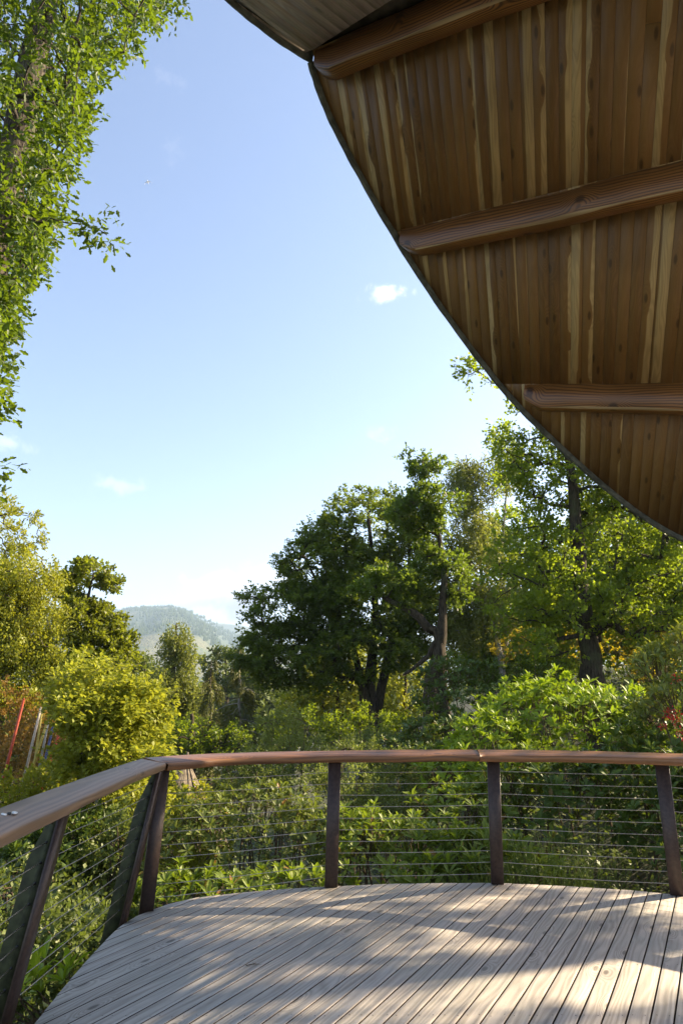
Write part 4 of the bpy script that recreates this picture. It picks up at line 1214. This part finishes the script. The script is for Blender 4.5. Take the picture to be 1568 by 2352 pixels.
rhododendron('low rhododendron at the deck edge by the left corner posts', [B(480, 2095, 7.4, .5, .45, .28), B(620, 2070, 7.7, .55, .45, .3), B(400, 2090, 7.5, .4, .4, .3)], 34, 'rhodo', 76, llen=.115)
rhododendron('rhododendron with bronze old leaves right of the middle post foot', [B(860, 1985, 8.6, .65, .6, .5), B(960, 1990, 8.4, .5, .55, .5), B(790, 1960, 9.0, .5, .55, .4)], 30, 'rhodo', 77, llen=.115)
rhododendron('long-leaved rhododendron shoots at the foot of the right-hand middle post', [B(1085, 1985, 7.9, .35, .4, .35), B(1000, 2050, 7.6, .5, .35, .3), B(1190, 2020, 7.7, .4, .35, .3)], 32, 'rhodo', 78, llen=.15, wid=.30)
rhododendron('dark rhododendron hummock in front of the crooked oak', [B(1060, 1610, 15.5, 1.0, 1.0, .85), B(1010, 1700, 14, .8, .9, .55), B(1130, 1640, 15, .8, .9, .7)], 22, 'rhodo_dark', 79, single=150)
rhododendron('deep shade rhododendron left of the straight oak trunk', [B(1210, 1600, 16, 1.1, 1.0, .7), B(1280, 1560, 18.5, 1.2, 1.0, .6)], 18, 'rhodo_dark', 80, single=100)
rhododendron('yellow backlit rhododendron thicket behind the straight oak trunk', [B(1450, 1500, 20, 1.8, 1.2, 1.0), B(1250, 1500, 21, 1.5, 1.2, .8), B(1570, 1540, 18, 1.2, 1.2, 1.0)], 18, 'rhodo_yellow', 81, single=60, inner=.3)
rhododendron('dull rhododendron between the sallow thicket and the bright mound', [B(990, 1790, 12.4, .7, .8, .55), B(930, 1740, 13.5, .6, .7, .4)], 24, 'rhodo_dark', 82, single=150, llen=.11)
rhododendron('bright rhododendron shoots outside the left rail close to the deck', [B(120, 2290, 4.35, .26, .4, .22), B(60, 2350, 3.9, .25, .35, .25), B(200, 2250, 4.9, .16, .2, .14)], 60, 'rhodo_lime', 83, llen=.12, wid=.33)

def flower_shrub():
    blobs = [B(1520, 1545, 8.8, .42, .4, .3), B(1555, 1620, 8.4, .4, .4, .3), B(1500, 1640, 9.0, .25, .3, .2), B(1590, 1520, 8.8, .4, .4, .4), B(1440, 1720, 9.2, .16, .2, .12)]
    r = rhododendron('pale drooping-leaved shrub with crimson flower tufts at the right edge', blobs, 55, 'pale', 91, llen=.11, single=200, group=None, cat='shrub', name='flowering_shrub', inner=.2, wid=.26, droop=1.3)
    rng = np.random.default_rng(92)
    for (u, v) in ((1531, 1640), (1540, 1636), (1548, 1649), (1556, 1641), (1560, 1676), (1522, 1668), (1566, 1690), (1553, 1560), (1545, 1655)):
        c = at(u, v, 8.05)
        P = c + rng.normal(size=(26, 3)) * .022
        leaves('fold', P, norm(P - c + rdir(26, rng) * .01), rdir(26, rng), rng.uniform(.02, .035, 26), .012, M['berry'], r, r.location, 0, 'flower')
flower_shrub()

def broom():
    rng = np.random.default_rng(95)
    base = np.array([1.95, 7.2, -1.2]); base[2] = float(ground_z(1.95, 7.2))
    root = thing('broom_plant', 'wispy green broom with thin upright stems in front of the dark bush', 'plant', base)
    t = Tubes(); P = []; A = []
    for k in range(420):
        b = base + np.array([rng.normal() * .22, rng.normal() * .14, 0])
        L = rng.uniform(.7, 1.0) * (0.35 - base[2]) * rng.uniform(.75, 1.1)
        ln = rng.normal(size=2) * .27
        pts = [b + np.array([ln[0] * f ** 1.3 * L * .8, ln[1] * f ** 1.3 * L * .4, L * f]) for f in np.linspace(0, 1, 6)]
        pts = np.array(pts)
        t.add(pts, np.linspace(.004, .0016, 6), 3, cap=False)
        for s in range(5):
            f = rng.uniform(.45, .95); i = int(f * 5); q = pts[i]
            d = norm(np.array([rng.normal() * .5, rng.normal() * .5, 1.])); l2 = rng.uniform(.12, .3)
            t.add([q, q + d * l2 * .5 + rng.normal(size=3) * .01, q + d * l2], [.002, .0017, .001], 3, cap=False)
            for _ in range(3):
                P.append(q + d * l2 * rng.uniform(.2, 1)); A.append(norm(d + rng.normal(size=3) * .6))
    t.build('stems', M['broom'], root, base, kind='stuff')
    P = np.array(P)
    leaves('diamond', P, np.array(A), rdir(len(P), rng), .035, .007, M['broom'], root, base, 0, 'foliage')
broom()

# ------------------------------------------------------------------ ground cover
def undergrowth():
    rng = np.random.default_rng(101)
    P, L = [], []
    for (x0, x1, y0, y1, n, hh, l) in ((-9, -1.75, 1.0, 15, 52000, .75, .075), (-16, 2, 12, 34, 30000, .7, .13), (-1.6, 9, 6.6, 12, 16000, .5, .08), (2, 16, 12, 34, 24000, .8, .15)):
        x = rng.uniform(x0, x1, n); y = rng.uniform(y0, y1, n)
        k = ~inside_deck(x, y, .15)
        x, y = x[k], y[k]
        mound = .5 + .5 * np.sin(x * 2.1 + np.sin(y * 1.3) * 1.7) * np.sin(y * 1.7 + x * .4)
        z = ground_z(x, y) + rng.uniform(0, 1, len(x)) ** .6 * hh * (.35 + mound)
        P.append(np.c_[x, y, z]); L.append(np.full(len(x), l))
    P = np.concatenate(P); L = np.concatenate(L); n = len(P)
    L = L * rng.uniform(.6, 1.3, n)
    al = norm(rdir(n, rng) * np.array([1, 1, .5])); up = norm(np.array([0, 0, 1.]) + rdir(n, rng) * .45)
    leaves('diamond', P, al, up, L, L * .68, M['bramble'], None, (0, 0, 0), 0, 'undergrowth')
undergrowth()

# ------------------------------------------------------------------ valley trees beyond the garden
def valley():
    rng = np.random.default_rng(111)
    protos = []
    for k in range(4):
        n = 1500
        C, O = blobs_points([((0, 0, 5.5), (2.6, 2.6, 3.2)), ((1.2, .5, 4), (2.2, 2.2, 2)), ((-1.3, -.4, 4.4), (2, 2, 2.2))], n, rng, .6)
        me_o = None
        protos.append(C)
    lab = 'hazy broadleaf tree in the valley beyond the garden'
    first = None
    spots = []
    for i in range(70):
        a = R_(-46 + 92 * (i + rng.uniform(-.4, .4)) / 70); r = rng.uniform(75, 190)
        spots.append((r * math.sin(a), r * math.cos(a)))
    made = []
    for i, (x, y) in enumerate(spots):
        z = float(ground_z(x, y))
        want = EYE + math.hypot(x, y) * rng.uniform(.005, .038)     # how high the tops stand
        sc = (want - z) / 8.7
        k = i % 4
        if i < 4:
            root = thing('valley_tree', lab, 'tree', (x, y, z), 'valley trees')
            t = Tubes(); t.add([(x, y, z - .3), (x, y, z + 3), (x + .2, y, z + 6)], [.3, .22, .08], 6); t.build('trunk', M['bark_dark'], root, (x, y, z))
            P = protos[k] + np.array([x, y, z]); n = len(P)
            leaves('diamond', P, rdir(n, rng), rdir(n, rng), rng.uniform(.5, .9, n), .5, M['far'], root, (x, y, z), 0, 'crown')
            made.append(root)
        else:
            src = made[k]; root = src.copy(); COL.objects.link(root); root.location = (x, y, z)
            for ch in src.children:
                c = ch.copy(); COL.objects.link(c); c.parent = root
        root.scale = (sc * rng.uniform(.9, 1.3),) * 2 + (sc,)
        root.rotation_euler = (0, 0, rng.uniform(0, 6))
valley()

# ------------------------------------------------------------------ trees on the sun side, beyond the picture, that dapple the deck
tree('oak_tree', 'tall oak on the bank beyond the right end of the deck', 'tree', [[(12.5, 8.4, 1.0, .34), (12.5, 8.3, 4, .26), (12.3, 8.2, 8.5, .1)]],
     [((12.2, 8.2, 5.8), (1.5, 2.6, 1.6)), ((12.6, 6.2, 5.6), (1.4, 1.8, 1.7)), ((12.4, 9.8, 6.6), (1.6, 1.8, 1.6))], 112, 70, 'fold', 'oak', M['bark_dark'], crad=.5, llen=.13, lwid=.085, seed=121, shell=.3)

# ------------------------------------------------------------------ small things
def hut():
    a = at(430, 1738, 20); H = 2.5; slope = .53
    base = np.array([a[0], a[1], a[2] - H])
    root = thing('cone_hut', 'cone-roofed hut of silvery split boards with a pointed finial', 'hut', base)
    n = 30; rng = np.random.default_rng(131)
    for i in range(n):
        th = 2 * math.pi * i / n + rng.uniform(-.03, .03); half = math.pi / n * 1.12
        lift = .012 if i % 2 else 0
        r1 = slope * H * rng.uniform(.97, 1.04) + lift; r0 = .05 + lift
        zt = base[2] + H - .18; zb = base[2] + H - H * rng.uniform(.96, 1.02)
        V = []
        for dr in (0, .025):
            for (r, z, s) in ((r0, zt, -1), (r0, zt, 1), (r1, zb, 1), (r1, zb, -1)):
                V.append((base[0] + (r + dr) * math.cos(th + s * half), base[1] + (r + dr) * math.sin(th + s * half), z))
        F = [(0, 1, 2, 3), (7, 6, 5, 4), (0, 4, 5, 1), (1, 5, 6, 2), (2, 6, 7, 3), (3, 7, 4, 0)]
        mesh('board', V, F, M['shingle'], root, base)
    t = Tubes(); t.add([a + np.array([0, 0, -.25]), a + np.array([0, 0, -.12]), a + np.array([.01, 0, .12])], [.11, .07, .03], 8); t.build('finial', M['shingle'], root, base)
    t = Tubes(); t.add([base + np.array([0, 0, -2.2]), base + np.array([0, 0, .1])], slope * H * .86, 20); t.build('wall', M['log'], root, base)
hut()

def poles():
    spec = [('red', (55, 1608), (22, 1738), .024, 'tall thin red painted pole at the far left under the birch'),
            ('white', (94, 1628), (76, 1704), .022, 'off-white painted pole right of the tall red pole'),
            ('yellow', (97, 1634), (87, 1702), .018, 'short mustard pole close beside the off-white pole'),
            ('yellow', (107, 1665), (90, 1718), .022, 'yellow painted pole leaning in front of the mustard one'),
            ('grey', (111, 1662), (101, 1712), .018, 'grey-green painted pole between the yellow and blue poles'),
            ('blue', (124, 1663), (100, 1764), .024, 'dark blue painted pole in the middle of the pole group'),
            ('red', (138, 1680), (117, 1745), .024, 'shorter red pole at the right end of the pole group')]
    for k, (c, a, b, r, lab) in enumerate(spec):
        y = 12.2 + .2 * (k % 3)
        p, q = at(*a, y), at(*b, y - .1)
        foot = q + (q - p) / np.linalg.norm(q - p) * .9
        root = thing('painted_pole', lab, 'pole', foot, 'painted poles on the left bank')
        t = Tubes(); t.add([foot, q, p], [r * 1.1, r * 1.05, r * .9], 9); t.build('shaft', M['paint_' + c], root, foot)
        t = Tubes(); t.add([p, p + (p - q) / np.linalg.norm(p - q) * .03], [r * .9, r * .4], 9); t.build('tip', M['paint_' + c], root, foot)
poles()

def path_fence():
    a, b = at(34, 2056, 8.2), at(-60, 2062, 7.4)
    root = thing('path_fence', 'dark wooden two-rail path fence down the bank at the far left', 'fence', a - np.array([0, 0, 1.0]))
    o = root.location
    for f in (0, .55, 1):
        p = a + (b - a) * f; t = Tubes(); t.add([p + np.array([0, 0, -1.1]), p + np.array([0, 0, .02])], .05, 6); t.build('post', M['log'], root, o)
    for dz in (0, -.24):
        t = Tubes(); t.add([a + np.array([0, 0, dz]), b + np.array([0, 0, dz])], .035, 6); t.build('rail', M['log'], root, o)
path_fence()

def bird():
    c = at(340, 418, 42)
    root = thing('bird', 'tiny pale bird gliding high in the open sky', 'bird', c)
    t = Tubes(); d = norm(np.array([.25, .2, -1.])); t.add([c - d * .16, c - d * .05, c + d * .08, c + d * .18], [.01, .035, .03, .006], 8); t.build('body', M['white'], root, c)
    for s in (-1, 1):
        sd = norm(np.cross(d, [0, 1, 0])) * s
        V = [c - d * .05, c + d * .05, c + sd * .16 + d * .02, c + sd * .30 + d * .16, c + sd * .15 - d * .04]
        V = [v + np.array([0, z, 0]) for z in (0, .01) for v in V]
        F = [(0, 1, 2, 3, 4), (9, 8, 7, 6, 5)] + [(i, (i + 1) % 5, 5 + (i + 1) % 5, 5 + i) for i in range(5)]
        mesh('wing', V, F, M['white'], root, c)
bird()

def litter():
    c = np.array([.93, 5.42, .004])
    root = thing('fallen_leaf', 'single curled yellow leaf lying on the deck boards', 'leaf', c)
    T = np.array(LEAF['lance'][0]) * np.array([.011, .045, .05]); a = .9
    V = c + np.c_[T[:, 0] * math.cos(a) - T[:, 1] * math.sin(a), T[:, 0] * math.sin(a) + T[:, 1] * math.cos(a), T[:, 2] + .004]
    mesh('blade', V, LEAF['lance'][1], M['russet'], root, c)
    t = Tubes(); t.add([V[0], V[0] - (V[4] - V[0]) * .3], .0008, 4); t.build('stalk', M['stem'], root, c)
    c = np.array([-.55, 4.48, .005])
    root = thing('fallen_twig', 'short brown twig lying along a deck board', 'twig', c)
    t = Tubes(); t.add([c, c + np.array([.035, .012, .002]), c + np.array([.075, .02, 0])], [.003, .0025, .0015], 5); t.build('shoot', M['stem'], root, c)
    t = Tubes(); t.add([c + np.array([.035, .012, .002]), c + np.array([.055, .028, .004])], [.0018, .001], 4); t.build('spur', M['stem'], root, c)
litter()

# ------------------------------------------------------------------ haze
def haze():
    x, y0, y1, z0, z1 = 4600, -300, 5600, -60, 480
    V = [(a, b, c) for a in (-x, x) for b in (y0, y1) for c in (z0, z1)]
    F = [(0, 1, 3, 2), (4, 6, 7, 5), (0, 4, 5, 1), (2, 3, 7, 6), (0, 2, 6, 4), (1, 5, 7, 3)]
    m, t = mat('haze_air')
    p = t.n('ShaderNodeVolumePrincipled', Color=(.56, .76, 1.0), Density=.00021, Anisotropy=.25)
    t.n('ShaderNodeOutputMaterial', Volume=p.outputs[0])
    o = mesh('haze', V, F, m); tag(o, kind='stuff')
haze()
